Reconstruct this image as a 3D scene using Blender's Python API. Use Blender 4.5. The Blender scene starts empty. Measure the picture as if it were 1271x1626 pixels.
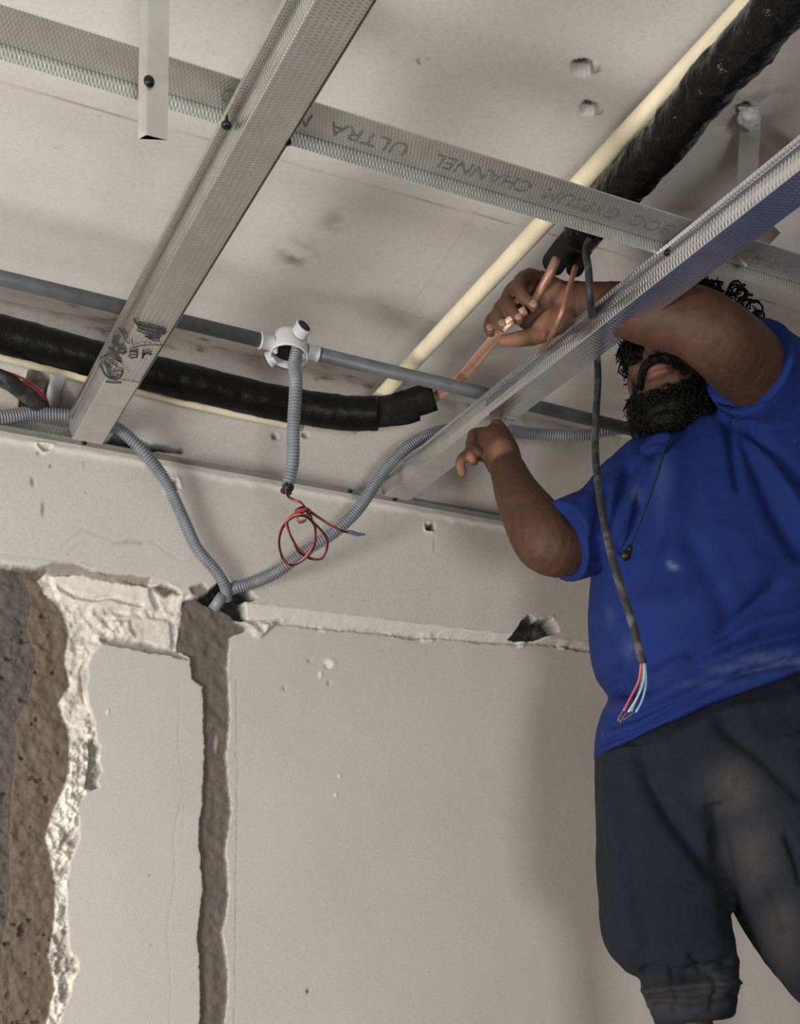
import bpy, math, random
import numpy as np
from mathutils import Vector, Matrix
random.seed(7); RNG = np.random.default_rng(11)
SC = bpy.context.scene
COL = SC.collection
# ------------------------------------------------------------------ camera
CZ = 1.6                                   # height of the lens above the floor
FPX, CXP, CYP = 2034.4, 635.5, 1547.3      # focal length in pixels, optical centre (the photo is the upper crop of a taller frame)
YAW, PITCH, ROLL = .42878, -.01128, .01686
def _basis(y, p, r):
    cy, sy, cp, sp, cr, sr = math.cos(y), math.sin(y), math.cos(p), math.sin(p), math.cos(r), math.sin(r)
    fw = np.array([sy*cp, cy*cp, sp]); r0 = np.array([cy, -sy, 0]); u0 = np.cross(r0, fw)
    return cr*r0+sr*u0, cr*u0-sr*r0, fw
RI, UP, FW = _basis(YAW, PITCH, ROLL)
cam_d = bpy.data.cameras.new('camera'); cam = bpy.data.objects.new('camera', cam_d); COL.objects.link(cam)
m = Matrix.Identity(4)
for i in range(3):
    m[i][0] = RI[i]; m[i][1] = UP[i]; m[i][2] = -FW[i]
m[0][3], m[1][3], m[2][3] = 0, 0, CZ
cam.matrix_world = m
cam_d.sensor_fit = 'HORIZONTAL'; cam_d.sensor_width = 36.0; cam_d.lens = 36.0*FPX/1271.0
cam_d.shift_x = 0.0; cam_d.shift_y = (CYP-813.0)/1626.0*(1626/1271.0)
cam_d.clip_start = .02; cam_d.clip_end = 60
SC.camera = cam
# ------------------------------------------------------------------ light and exposure
SC.view_settings.view_transform = 'Standard'; SC.view_settings.look = 'None'
SC.view_settings.gamma = 1; SC.view_settings.use_curve_mapping = False
SC.view_settings.exposure = 0.0
w = bpy.data.worlds.new('world'); SC.world = w; w.use_nodes = True
w.node_tree.nodes['Background'].inputs[0].default_value = (.95, .97, 1, 1)
w.node_tree.nodes['Background'].inputs[1].default_value = .38
def area(name, loc, target, sx, sy, power, col):
    l = bpy.data.lights.new(name, 'AREA'); l.shape = 'RECTANGLE'; l.size = sx; l.size_y = sy; l.energy = power; l.color = col
    o = bpy.data.objects.new(name, l); COL.objects.link(o); o.location = loc
    o.rotation_euler = (Vector(target)-Vector(loc)).to_track_quat('-Z', 'Z').to_euler()
    return o
area('window_light', (-2.25, .75, 1.05), (.9, 2.0, 2.75), 1.2, 1.0, 140, (1.0, .975, .94))
area('doorway_light', (-.3, -2.3, .80), (.9, 2.2, 2.3), .55, .42, 72, (.97, .98, 1.0))

# ------------------------------------------------------------------ photo pixel -> place in the room
def ray(px, py): return FW+RI*(px-CXP)/FPX-UP*(py-CYP)/FPX
def Pz(px, py, z): d = ray(px, py); v = d*z/d[2]; return np.array([v[0], v[1], v[2]+CZ])      # z above the lens
def Py(px, py, y): d = ray(px, py); v = d*y/d[1]; return np.array([v[0], v[1], v[2]+CZ])
def Pd(px, py, dd): v = ray(px, py)*dd; return np.array([v[0], v[1], v[2]+CZ])
def proj(p):
    p = np.asarray(p)-np.array([0, 0, CZ]); d = p@FW
    return np.stack([CXP+FPX*(p@RI)/d, CYP-FPX*(p@UP)/d], -1)
WALL_Y = 2.44; CEIL = CZ+1.185; GRID = CZ+.95

# ------------------------------------------------------------------ noise helpers
def vnoise(p, scale, seed=0):
    p = np.asarray(p, float)*scale; r = np.random.default_rng(seed+5); T = r.random(4096)
    i = np.floor(p).astype(int); f = p-i; f = f*f*(3-2*f); out = 0
    n = p.shape[-1]
    for c in range(2**n):
        wgt = 1; h = 0
        for k in range(n):
            b = (c >> k) & 1; wgt = wgt*(f[..., k] if b else 1-f[..., k]); h = h+(i[..., k]+b)*(73856093, 19349663, 83492791)[k]
        h = (h ^ (h >> 7)) & 4095
        out = out+wgt*T[h]
    return out*2-1
def fbm(p, scale, oct=4, seed=0):
    a, s, o = 1, 0, 0
    for k in range(oct):
        o = o+a*vnoise(p, scale*2**k, seed+k*17); s += a; a *= .5
    return o/s
def unit0(v): return v/np.linalg.norm(v)
def sstep(a, b, x): t = np.clip((x-a)/(b-a), 0, 1); return t*t*(3-2*t)

# ------------------------------------------------------------------ materials
def lin(r, g, b):
    f = lambda c: (c/255/12.92) if c/255 <= .04045 else ((c/255+.055)/1.055)**2.4
    return (f(r), f(g), f(b), 1)
def mat(name, col, rough=.6, metal=0, bump=None, var=None, spec=.5, attr=None, fuzz=None):
    mt = bpy.data.materials.new(name); mt.use_nodes = True; nt = mt.node_tree; N = nt.nodes; L = nt.links
    b = N['Principled BSDF']; b.inputs['Roughness'].default_value = rough; b.inputs['Metallic'].default_value = metal
    b.inputs['Specular IOR Level'].default_value = spec; b.inputs['Base Color'].default_value = col
    tc = N.new('ShaderNodeTexCoord'); src = None
    if attr:
        a = N.new('ShaderNodeAttribute'); a.attribute_name = attr; src = a.outputs['Color']
    if var:      # (scale, colour2, lo, hi)
        nz = N.new('ShaderNodeTexNoise'); nz.inputs['Scale'].default_value = var[0]; nz.inputs['Detail'].default_value = 8
        nz.inputs['Roughness'].default_value = .6
        L.new(tc.outputs['Object'], nz.inputs['Vector'])
        rp = N.new('ShaderNodeMapRange'); rp.inputs[1].default_value = var[2]; rp.inputs[2].default_value = var[3]
        L.new(nz.outputs['Fac'], rp.inputs[0])
        mx = N.new('ShaderNodeMix'); mx.data_type = 'RGBA'; L.new(rp.outputs[0], mx.inputs[0])
        if src: L.new(src, mx.inputs[6])
        else: mx.inputs[6].default_value = col
        if attr:
            mx.blend_type = 'MULTIPLY'
        mx.inputs[7].default_value = var[1]; src = mx.outputs[2]
    if src: L.new(src, b.inputs['Base Color'])
    if bump:     # list of (scale, strength, distance)
        prev = None
        for sc, st, di in bump:
            nz = N.new('ShaderNodeTexNoise'); nz.inputs['Scale'].default_value = sc; nz.inputs['Detail'].default_value = 5
            L.new(tc.outputs['Object'], nz.inputs['Vector'])
            bp = N.new('ShaderNodeBump'); bp.inputs['Strength'].default_value = st; bp.inputs['Distance'].default_value = di
            L.new(nz.outputs['Fac'], bp.inputs['Height'])
            if prev: L.new(prev, bp.inputs['Normal'])
            prev = bp.outputs[0]
        L.new(prev, b.inputs['Normal'])
    return mt
def knurl_mat(name, col, rough, px, strength, dist=.0006, dirs=((1, .35), (1, -.35))):
    """galvanised steel with rolled-in rows of small dimples"""
    mt = bpy.data.materials.new(name); mt.use_nodes = True; nt = mt.node_tree; N = nt.nodes; L = nt.links
    b = N['Principled BSDF']; b.inputs['Metallic'].default_value = .9; b.inputs['Roughness'].default_value = rough
    tc = N.new('ShaderNodeTexCoord'); hs = []
    uv = N.new('ShaderNodeUVMap')
    for d in dirs:
        dt = N.new('ShaderNodeVectorMath'); dt.operation = 'DOT_PRODUCT'; L.new(uv.outputs[0], dt.inputs[0])
        dt.inputs[1].default_value = (d[0]*2*math.pi/px, d[1]*2*math.pi/px, 0)
        s = N.new('ShaderNodeMath'); s.operation = 'SINE'; L.new(dt.outputs['Value'], s.inputs[0]); hs.append(s)
    mu = N.new('ShaderNodeMath'); mu.operation = 'ADD'; L.new(hs[0].outputs[0], mu.inputs[0]); L.new(hs[1].outputs[0], mu.inputs[1])
    nz = N.new('ShaderNodeTexNoise'); nz.inputs['Scale'].default_value = 28; nz.inputs['Detail'].default_value = 6
    L.new(tc.outputs['Object'], nz.inputs['Vector'])
    mx = N.new('ShaderNodeMix'); mx.data_type = 'RGBA'; L.new(nz.outputs['Fac'], mx.inputs[0])
    mx.inputs[6].default_value = tuple(c*.8 for c in col[:3])+(1,); mx.inputs[7].default_value = tuple(min(1, c*1.15) for c in col[:3])+(1,)
    mr = N.new('ShaderNodeMapRange'); mr.inputs[1].default_value = -2; mr.inputs[2].default_value = 2; mr.inputs[3].default_value = .80; mr.inputs[4].default_value = 1.05
    L.new(mu.outputs[0], mr.inputs[0])
    m2 = N.new('ShaderNodeVectorMath'); m2.operation = 'SCALE'; L.new(mx.outputs[2], m2.inputs[0]); L.new(mr.outputs[0], m2.inputs['Scale'])
    L.new(m2.outputs[0], b.inputs['Base Color'])
    bp = N.new('ShaderNodeBump'); bp.inputs['Strength'].default_value = strength; bp.inputs['Distance'].default_value = dist
    L.new(mu.outputs[0], bp.inputs['Height']); L.new(bp.outputs[0], b.inputs['Normal'])
    return mt
M = {}
M['wall'] = mat('painted_plaster', (1, 1, 1, 1), .72, attr='Col', var=(260, (.80, .79, .78, 1), .45, .8), bump=[(55, .10, .004), (420, .25, .0010)], spec=.3)
M['ceil'] = mat('ceiling_paint', (1, 1, 1, 1), .75, attr='Col', var=(180, (.86, .85, .84, 1), .45, .8), bump=[(40, .10, .004), (500, .12, .0008)], spec=.3)
M['shell'] = mat('plain_plaster', lin(192, 188, 181), .8, var=(6, lin(175, 170, 160), .3, .7))
M['bare'] = mat('darkened_wall_cement', lin(128, 122, 114), .85, var=(5, lin(104, 98, 90), .3, .7))  # unseen room walls, darkened to give metal and figure more contrast
M['floor'] = mat('concrete_floor', lin(150, 146, 138), .85, var=(5, lin(120, 116, 108), .3, .7), bump=[(60, .3, .003)])
M['galv'] = knurl_mat('knurled_galvanised_steel', (.60, .60, .56, 1), .22, .0052, .26)
M['galv_bright'] = knurl_mat('bright_knurled_steel', (.66, .67, .69, 1), .16, .0064, .24)
M['galv_flat'] = knurl_mat('fine_knurled_steel', (.56, .56, .515, 1), .48, .0046, .22)
M['galv_smooth'] = mat('smooth_galvanised_steel', (.62, .62, .59, 1), .42, .85, var=(30, (.5, .5, .48, 1), .3, .75), bump=[(300, .1, .0005)])
M['strap_dull'] = mat('dusty_steel_strap', lin(120, 112, 98), .7, .3, var=(40, lin(84, 74, 62), .4, .7))
M['track'] = knurl_mat('dull_track_steel', (.36, .36, .335, 1), .5, .0046, .3)
M['screw'] = mat('black_screw', (.008, .008, .008, 1), .35, .4, bump=[(200, .3, .001)])
M['ink'] = mat('black_ink', (.018, .018, .02, 1), .6, var=(90, (.09, .09, .09, 1), .5, .9))
M['ink_grey'] = mat('grey_ink', (.10, .10, .095, 1), .6, var=(200, (.22, .22, .21, 1), .4, .8))
M['conduit'] = mat('dark_grey_pvc', lin(92, 93, 97), .5, var=(50, lin(76, 77, 80), .35, .7))
M['flex'] = mat('corrugated_grey_pvc', lin(128, 130, 136), .42, var=(35, lin(106, 107, 112), .35, .7))
M['boxpvc'] = mat('light_grey_pvc', lin(196, 196, 197), .45, var=(40, lin(176, 175, 172), .4, .8))
M['boxin'] = mat('box_shade_and_tape', lin(44, 40, 38), .8, var=(90, lin(24, 21, 20), .3, .7))  # dark brown: shade inside the box put into colour; also the tape wad
M['cream'] = mat('cream_pvc', lin(226, 214, 184), .42, var=(22, lin(205, 192, 160), .45, .8), bump=[(60, .1, .002)])
M['foam'] = mat('black_rubber_foam', (.007, .007, .007, 1), .8, spec=.2, var=(60, (.03, .029, .027, 1), .55, .85), bump=[(120, .6, .003), (700, .3, .001)])
M['tape'] = mat('black_glossy_wrap', (.004, .004, .0045, 1), .12, bump=[(30, .9, .014), (90, .4, .004)], spec=.2)
M['tape2'] = mat('black_satin_wrap', (.004, .004, .004, 1), .38, var=(40, (.012, .0115, .011, 1), .55, .8), bump=[(30, .3, .006), (220, .4, .002)], spec=.16)
M['copper'] = mat('copper', (.90, .52, .38, 1), .30, .65, var=(40, (.72, .36, .25, 1), .45, .8), bump=[(90, .15, .002)])
M['copper_old'] = mat('dusty_copper', (.38, .19, .13, 1), .5, .55, var=(60, (.24, .15, .11, 1), .4, .7))
M['cable'] = mat('dusty_black_cable', (.018, .018, .019, 1), .6, var=(38, (.16, .155, .15, 1), .50, .80), bump=[(120, .3, .002)])
M['redwire'] = mat('red_wire', lin(184, 80, 76), .4, var=(60, lin(150, 60, 58), .4, .8))
M['blackwire'] = mat('black_wire', (.012, .011, .011, 1), .4, bump=[(200, .1, .001)])
M['bluetape'] = mat('blue_grey_tape', lin(92, 104, 128), .4, var=(90, lin(70, 82, 105), .4, .7))
for n, c in (('wire_red', (200, 90, 90)), ('wire_white', (205, 205, 205)), ('wire_green', (120, 150, 130)), ('wire_blue', (130, 175, 205))):
    M[n] = mat(n, lin(*c), .4, var=(80, lin(*[int(k*.85) for k in c]), .4, .8))
M['skin'] = mat('brown_skin', (.2, .1, .07, 1), .6, attr='Col', var=(48, (.72, .68, .66, 1), .42, .75), bump=[(160, .28, .002), (600, .25, .0008)], spec=.25)
M['nail'] = mat('fingernail', lin(146, 116, 103), .4, var=(90, lin(120, 92, 80), .4, .8))
M['hair'] = mat('black_curly_hair', (.003, .0028, .0026, 1), .45, spec=.18, bump=[(120, .9, .008), (500, .6, .002)])
M['shirt'] = mat('royal_blue_jersey', (1, 1, 1, 1), .9, attr='Col', var=(9, (.74, .78, .84, 1), .35, .7), bump=[(14, .35, .02), (900, .2, .0006)], spec=.25)
M['shirt_dark'] = mat('navy_cord', lin(14, 26, 60), .8, bump=[(300, .4, .001)])
M['trousers'] = mat('dusty_charcoal_cotton', (1, 1, 1, 1), .9, attr='Col', var=(120, (.75, .75, .75, 1), .4, .8), bump=[(16, .3, .02), (700, .25, .0008)], spec=.2)
M['wood'] = mat('scaffold_wood', lin(150, 118, 80), .7, var=(8, lin(118, 90, 60), .35, .7), bump=[(60, .3, .002)])
M['shoe'] = mat('worn_leather', lin(40, 34, 30), .6, bump=[(60, .3, .003)])

# ------------------------------------------------------------------ mesh helpers
def mesh_np(name, V, F, mtl, parent=None, smooth=True, col=None, kind=None, mats=None, fmat=None, uv=None):
    me = bpy.data.meshes.new(name)
    V = np.asarray(V, float)
    if isinstance(F, np.ndarray) and F.ndim == 2:
        k = F.shape[1]; me.vertices.add(len(V)); me.vertices.foreach_set('co', V.ravel())
        me.loops.add(F.size); me.loops.foreach_set('vertex_index', F.ravel().astype(np.int32))
        me.polygons.add(len(F)); me.polygons.foreach_set('loop_start', (np.arange(len(F))*k).astype(np.int32))
        me.update(calc_edges=True)
    else:
        me.from_pydata([tuple(v) for v in V], [], [tuple(f) for f in F])
    for mm in (mats or [mtl]): me.materials.append(mm)
    me.polygons.foreach_set('use_smooth', [smooth]*len(me.polygons))
    if fmat is not None: me.polygons.foreach_set('material_index', np.asarray(fmat, np.int32))
    if col is not None:
        a = me.color_attributes.new('Col', 'FLOAT_COLOR', 'POINT'); a.data.foreach_set('color', np.c_[col[:, :3], np.ones(len(col))].ravel())
    if uv is not None:
        u = me.uv_layers.new(name='UVMap'); li = np.zeros(len(me.loops), np.int32); me.loops.foreach_get('vertex_index', li)
        u.data.foreach_set('uv', np.asarray(uv)[li].ravel())
    me.validate(); me.update()
    o = bpy.data.objects.new(name, me); COL.objects.link(o)
    if parent is not None: o.parent = parent
    if kind: o['kind'] = kind
    return o
def tag(o, label=None, cat=None, group=None):
    if label: o['label'] = label
    if cat: o['category'] = cat
    if group: o['group'] = group
    return o
def root(name, loc, label, cat, group=None):
    o = bpy.data.objects.new(name, None); COL.objects.link(o); o.location = loc; o.empty_display_size = .05
    return tag(o, label, cat, group)
def setparent(o, p):
    """keep the world place of a mesh written in world coordinates"""
    o.parent = p; o.matrix_parent_inverse = Matrix.Translation(p.location).inverted()
def recenter(o):
    me = o.data; n = len(me.vertices); c = np.zeros(n*3); me.vertices.foreach_get('co', c); c = c.reshape(-1, 3)
    ctr = c.mean(0); me.vertices.foreach_set('co', (c-ctr).ravel()); o.location = Vector(ctr)+o.location; me.update()
class MB:
    def __init__(s): s.V = []; s.F = []; s.U = []; s.n = 0; s.MI = []
    def add(s, V, F, U=None, mi=0):
        V = np.asarray(V, float); s.V.append(V); s.F += [tuple(i+s.n for i in f) for f in F]; s.n += len(V)
        s.U.append(np.zeros((len(V), 2)) if U is None else np.asarray(U, float)); s.MI += [mi]*len(F); return s
    def obj(s, name, mtl, parent=None, smooth=True, mats=None, kind=None, col=None):
        return_o = mesh_np(name, np.concatenate(s.V), s.F, mtl, None, smooth, uv=np.concatenate(s.U), mats=mats, fmat=s.MI if mats else None, kind=kind, col=col)
        if parent is not None: setparent(return_o, parent)
        return return_o
    def box(s, a, b, mi=0):
        (x0, y0, z0), (x1, y1, z1) = a, b
        V = [(x0, y0, z0), (x1, y0, z0), (x1, y1, z0), (x0, y1, z0), (x0, y0, z1), (x1, y0, z1), (x1, y1, z1), (x0, y1, z1)]
        return s.add(V, [(0, 3, 2, 1), (4, 5, 6, 7), (0, 1, 5, 4), (1, 2, 6, 5), (2, 3, 7, 6), (3, 0, 4, 7)], mi=mi)
def spline(P, step):
    """Catmull-Rom through the points, resampled at a step length"""
    P = [np.asarray(p, float) for p in P]
    Q = [2*P[0]-P[1]]+P+[2*P[-1]-P[-2]]; out = []
    for i in range(1, len(Q)-2):
        for t in np.linspace(0, 1, 24, endpoint=False):
            a, b, c, d = Q[i-1], Q[i], Q[i+1], Q[i+2]
            out.append(.5*(2*b+(c-a)*t+(2*a-5*b+4*c-d)*t*t+(3*b-3*c+d-a)*t**3))
    out.append(P[-1]); out = np.array(out)
    s = np.r_[0, np.cumsum(np.linalg.norm(np.diff(out[:, :3], axis=0), axis=1))]
    n = max(2, int(round(s[-1]/step))+1); t = np.linspace(0, s[-1], n)
    return np.stack([np.interp(t, s, out[:, k]) for k in range(out.shape[1])], 1), t
def frames(C):
    T = np.gradient(C, axis=0); T /= np.linalg.norm(T, axis=1)[:, None]+1e-12
    up = np.array([0, 0, 1.]) if abs(T[0][2]) < .9 else np.array([1., 0, 0]); A = []
    a = np.cross(T[0], up); a /= np.linalg.norm(a)
    for t in T:
        a = a-t*(a@t); a /= np.linalg.norm(a); A.append(a)
    A = np.array(A); return T, A, np.cross(T, A)
def tube_geo(C, R, seg=16, cap=True, flat=None):
    """C centres (n,3), R radii (n,) -> closed tube"""
    C = np.asarray(C); R = np.broadcast_to(np.asarray(R, float), (len(C),)); T, A, B = frames(C)
    th = np.linspace(0, 2*math.pi, seg, endpoint=False)
    ca, sa = np.cos(th)[None, :, None], np.sin(th)[None, :, None]
    fl = 1 if flat is None else flat
    V = C[:, None]+R[:, None, None]*(ca*A[:, None]+sa*fl*B[:, None]); V = V.reshape(-1, 3); n = len(C); F = []
    for i in range(n-1):
        for j in range(seg):
            k = (j+1) % seg; F.append((i*seg+j, i*seg+k, (i+1)*seg+k, (i+1)*seg+j))
    if cap: F += [tuple(range(seg))[::-1], tuple(range((n-1)*seg, n*seg))]
    s = np.r_[0, np.cumsum(np.linalg.norm(np.diff(C, axis=0), axis=1))]
    U = np.stack([np.repeat(s, seg), np.tile(th, n)*np.repeat(R, seg)], 1)
    return V, F, U
def tube(name, P, r, mtl, step=.01, seg=16, parent=None, cap=True):
    C, _ = spline(P, step); b = MB(); b.add(*tube_geo(C, r, seg, cap)); return b.obj(name, mtl, parent)
def corrugated(name, P, r, pitch, mtl, parent=None, seg=20):
    n = 6; C, s = spline(P, pitch/n); ph = np.arange(len(C)) % n
    R = np.where((ph == 0) | (ph == 5), r*.72, np.where((ph == 1) | (ph == 4), r*.97, r)); R = R*(1+.012*vnoise(s[:, None], 60, 3))
    b = MB(); b.add(*tube_geo(C, R, seg)); return b.obj(name, mtl, parent)
def remesh(objs_mb, name, mtl, voxel, smooth_it=4, parent=None, deform=None, colf=None):
    V = np.concatenate(objs_mb.V); me = bpy.data.meshes.new(name); me.from_pydata([tuple(v) for v in V], [], objs_mb.F)
    t = bpy.data.objects.new(name+'_src', me); COL.objects.link(t)
    md = t.modifiers.new('r', 'REMESH'); md.mode = 'VOXEL'; md.voxel_size = voxel
    if smooth_it:
        ms = t.modifiers.new('s', 'SMOOTH'); ms.factor = .5; ms.iterations = smooth_it
    dg = bpy.context.evaluated_depsgraph_get(); ev = t.evaluated_get(dg); m2 = bpy.data.meshes.new_from_object(ev)
    n = len(m2.vertices); co = np.zeros(n*3); m2.vertices.foreach_get('co', co); co = co.reshape(-1, 3)
    nr = np.zeros(n*3); m2.vertices.foreach_get('normal', nr); nr = nr.reshape(-1, 3)
    if deform is not None: co = deform(co, nr); m2.vertices.foreach_set('co', co.ravel())
    bpy.data.objects.remove(t); bpy.data.meshes.remove(me)
    m2.name = name; m2.materials.clear(); m2.materials.append(mtl)
    m2.polygons.foreach_set('use_smooth', [True]*len(m2.polygons))
    if colf is not None:
        c = colf(co, nr); a = m2.color_attributes.new('Col', 'FLOAT_COLOR', 'POINT')
        a.data.foreach_set('color', np.c_[c, np.ones(n)].ravel())
    m2.update(); o = bpy.data.objects.new(name, m2); COL.objects.link(o)
    if parent is not None: setparent(o, parent)
    return o
def ellipsoid(c, ax, seg=20, ring=12):
    """ax: 3 vectors"""
    ax = np.asarray(ax, float); V = [np.asarray(c)+ax[2]]; F = []
    for i in range(1, ring):
        p = math.pi*i/ring
        for j in range(seg):
            t = 2*math.pi*j/seg; V.append(c+ax[0]*math.sin(p)*math.cos(t)+ax[1]*math.sin(p)*math.sin(t)+ax[2]*math.cos(p))
    V.append(c-ax[2])
    for j in range(seg):
        k = (j+1) % seg; F.append((0, 1+j, 1+k)); l = 1+(ring-2)*seg; F.append((l+j, len(V)-1, l+k))
        for i in range(ring-2): F.append((1+i*seg+j, 1+(i+1)*seg+j, 1+(i+1)*seg+k, 1+i*seg+k))
    return V, F
def limb(mb, pts, seg=34, step=.006):
    """pts: list of (vec3, radius); rounded ends"""
    P = [np.r_[p, r] for p, r in pts]; C, _ = spline(P, step); R = C[:, 3]; C = C[:, :3]
    mb.add(*tube_geo(C, R, seg)[:2])
    for e, r in ((C[0], R[0]), (C[-1], R[-1])): mb.add(*ellipsoid(e, np.eye(3)*r, seg, 10))
def polyd(px, pz, poly, closed=True):
    """signed distance (inside negative) of points to a polygon / polyline distance"""
    P = np.asarray(poly, float); n = len(P); d = np.full(px.shape, 1e9); ins = np.zeros(px.shape, bool)
    for i in range(n if closed else n-1):
        a, b = P[i], P[(i+1) % n]; ab = b-a; t = np.clip(((px-a[0])*ab[0]+(pz-a[1])*ab[1])/(ab@ab+1e-12), 0, 1)
        d = np.minimum(d, np.hypot(px-a[0]-t*ab[0], pz-a[1]-t*ab[1]))
        if closed:
            c = ((a[1] > pz) != (b[1] > pz)) & (px < (b[0]-a[0])*(pz-a[1])/(b[1]-a[1]+1e-12)+a[0]); ins ^= c
    return np.where(ins, -d, d) if closed else d
L3 = lambda *c: np.array(lin(*c)[:3])

# ================================================================== the setting
def wxy(poly, y): return [(lambda q: (q[0], q[2]-CZ))(Py(a, b, y)) for a, b in poly]
def build_wall():
    x = np.arange(-.10, 2.30, .0025); z = np.arange(-.30, 1.1852, .0025)
    X, Z = np.meshgrid(x, z); pts = np.stack([X, Z], -1)
    n1 = fbm(pts, 45, 4, 1); n2 = fbm(pts, 45, 4, 9); n3 = fbm(pts, 160, 3, 21); nb = fbm(pts, 6, 4, 33); nr = fbm(pts, 90, 4, 44)
    WX, WZ = X+.0030*n1+.0016*n3, Z+.0030*n2+.0016*n3; YL = WALL_Y+.012
    H = np.zeros_like(X)+.0012*nb; C = np.ones(X.shape+(3,))*L3(190, 185, 178)*(1+.045*nb)[..., None]
    def paint(mask, col, amt=1):
        nonlocal C; k = (mask*amt)[..., None]; C = C*(1-k)+np.asarray(col)*k
    # beam edge: lower wall set back a little
    edge = wxy([(-200, 872), (0, 888), (70, 897), (150, 903), (245, 915), (300, 935), (385, 955), (500, 968), (650, 987), (800, 1004), (930, 1018), (1300, 1062), (1700, 1110)], WALL_Y)
    ex = np.array(edge); zb = np.interp(X, ex[:, 0], ex[:, 1]); below = zb-(Z+.0018*n1)
    strip = np.interp(X, [wxy([(385, 960)], WALL_Y)[0][0], wxy([(940, 1020)], WALL_Y)[0][0]], [.036, .010])
    H -= .014*sstep(0, 1, below/strip)
    # crack line at the foot of the strip
    cl = polyd(WX, WZ, wxy([(370, 985), (400, 992), (440, 988), (520, 998), (600, 1004), (650, 1012), (700, 1012), (770, 1020), (860, 1022), (960, 1036), (1300, 1075)], YL), False)
    gw = .0022+.003*np.clip(fbm(pts, 22, 3, 71), -.3, 1)
    H -= .007*np.exp(-(cl/np.maximum(gw, .0015))**2); paint(np.exp(-(cl/(np.maximum(gw, .0012)*1.1))**2)*(n3 > -.25), L3(128, 120, 108), .55)
    br = np.exp(-((cl-.004)/.004)**2)*sstep(.15, .45, fbm(pts, 30, 3, 55)); H += .005*br; paint(br, L3(226, 220, 205), .8)
    st = sstep(0, .003, below)*sstep(.004, 0, below-strip)*(X > ex[6][0]-.01)
    paint(st, L3(208, 203, 192), .6)
    ue = np.exp(-(below/.0016)**2)*(X > .74)*sstep(-.2, .3, n1); paint(ue, L3(150, 143, 132), .6)
    # white rough plaster zone left of the smooth panel
    zone = polyd(WX, WZ, wxy([(-200, 880), (0, 896), (75, 908), (150, 915), (250, 928), (262, 945), (300, 945), (330, 960), (285, 1000), (280, 1040), (160, 1020), (145, 1040), (132, 1075), (138, 1110), (150, 1150), (158, 1200), (150, 1245), (124, 1275), (126, 1330), (108, 1380), (106, 1450), (110, 1510), (126, 1530), (118, 1560), (102, 1600), (90, 1640), (85, 1760), (-200, 1760)], YL))
    zk = sstep(.002, -.002, zone); rough = fbm(pts, 70, 5, 91)
    H += zk*(-.009+.0075*rough); paint(zk, L3(214, 209, 197), .9)
    paint(zk*sstep(.15, .5, nr), L3(168, 160, 148), .6)
    low = polyd(WX, WZ, wxy([(75, 1270), (160, 1110), (175, 1280), (140, 1420), (140, 1560), (110, 1700), (60, 1700)], YL))
    lk = sstep(.01, -.01, low)*zk; H += lk*(.004+.009*rough+.005*fbm(pts, 200, 3, 97)); paint(lk*sstep(.0, .35, rough), L3(240, 236, 224), .7); paint(lk*sstep(.1, .35, -rough), L3(120, 113, 103), .6)
    nt_ = polyd(WX, WZ, wxy([(142, 1178), (150, 1172), (158, 1185), (155, 1205), (162, 1225), (155, 1240), (160, 1252), (146, 1256), (136, 1250), (142, 1215)], YL)); nk = sstep(.0015, -.003, nt_); H -= nk*(.014+.008*rough); paint(nk, L3(120, 115, 107), .85)
    ns_ = polyd(WX, WZ, wxy([(135, 1045), (140, 1075), (133, 1120), (128, 1100), (127, 1060)], YL)); nk = sstep(.0015, -.003, ns_); H -= nk*.006; paint(nk, L3(160, 153, 142), .7)
    # smooth upper bits of the zone
    sm = polyd(WX, WZ, wxy([(80, 915), (150, 912), (235, 932), (248, 968), (160, 965), (95, 950)], YL)); sk = sstep(.003, -.003, sm); H += sk*(.010-.006*rough); paint(sk, L3(212, 207, 196), .8)
    gr = polyd(WX, WZ, wxy([(95, 932), (120, 946), (150, 951), (175, 948), (225, 960)], YL), False); H -= .010*np.exp(-(gr/.004)**2)*(n1 > -.5)
    sm2 = polyd(WX, WZ, wxy([(180, 975), (270, 985), (276, 1030), (200, 1015)], YL)); k2 = sstep(.004, -.004, sm2); H += k2*(.005-.006*rough)
    lump = polyd(WX, WZ, wxy([(150, 985), (205, 985), (215, 1010), (180, 1012)], YL)); H += .010*sstep(.004, -.006, lump)*(.6+.8*rough)
    # dark smear under the beam
    sme = polyd(WX, WZ, wxy([(52, 903), (85, 893), (120, 895), (150, 908), (240, 917), (238, 929), (180, 924), (130, 913), (80, 910)], WALL_Y)); paint(sstep(.002, -.002, sme), L3(136, 129, 118), .85); H -= .004*sstep(.002, -.002, sme)
    # gap, its shadow painted into the colour, above the smooth panel and the panel itself
    gap = polyd(WX, WZ, wxy([(160, 1013), (200, 1013), (282, 1034), (300, 1046), (278, 1042), (180, 1022)], YL)); gk = sstep(.0025, -.001, gap); H -= .010*gk; paint(gk, L3(150, 143, 132), .6)
    # left chase down to grey render
    ch = polyd(WX, WZ, wxy([(-300, 893), (0, 905), (72, 911), (58, 925), (68, 945), (95, 975), (105, 1000), (100, 1050), (108, 1090), (88, 1120), (105, 1160), (108, 1230), (90, 1270), (70, 1330), (85, 1400), (85, 1450), (75, 1520), (85, 1570), (66, 1640), (60, 1780), (-300, 1780)], YL+.02))
    ck = sstep(.003, -.001, ch); H = H*(1-ck)+ck*(-.022+.005*rough+.0035*fbm(pts, 14, 3, 93))
    paint(ck, L3(104, 92, 79)); C *= (1+ck*.20*nr+ck*.10*fbm(pts, 10, 3, 94))[..., None]
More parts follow.
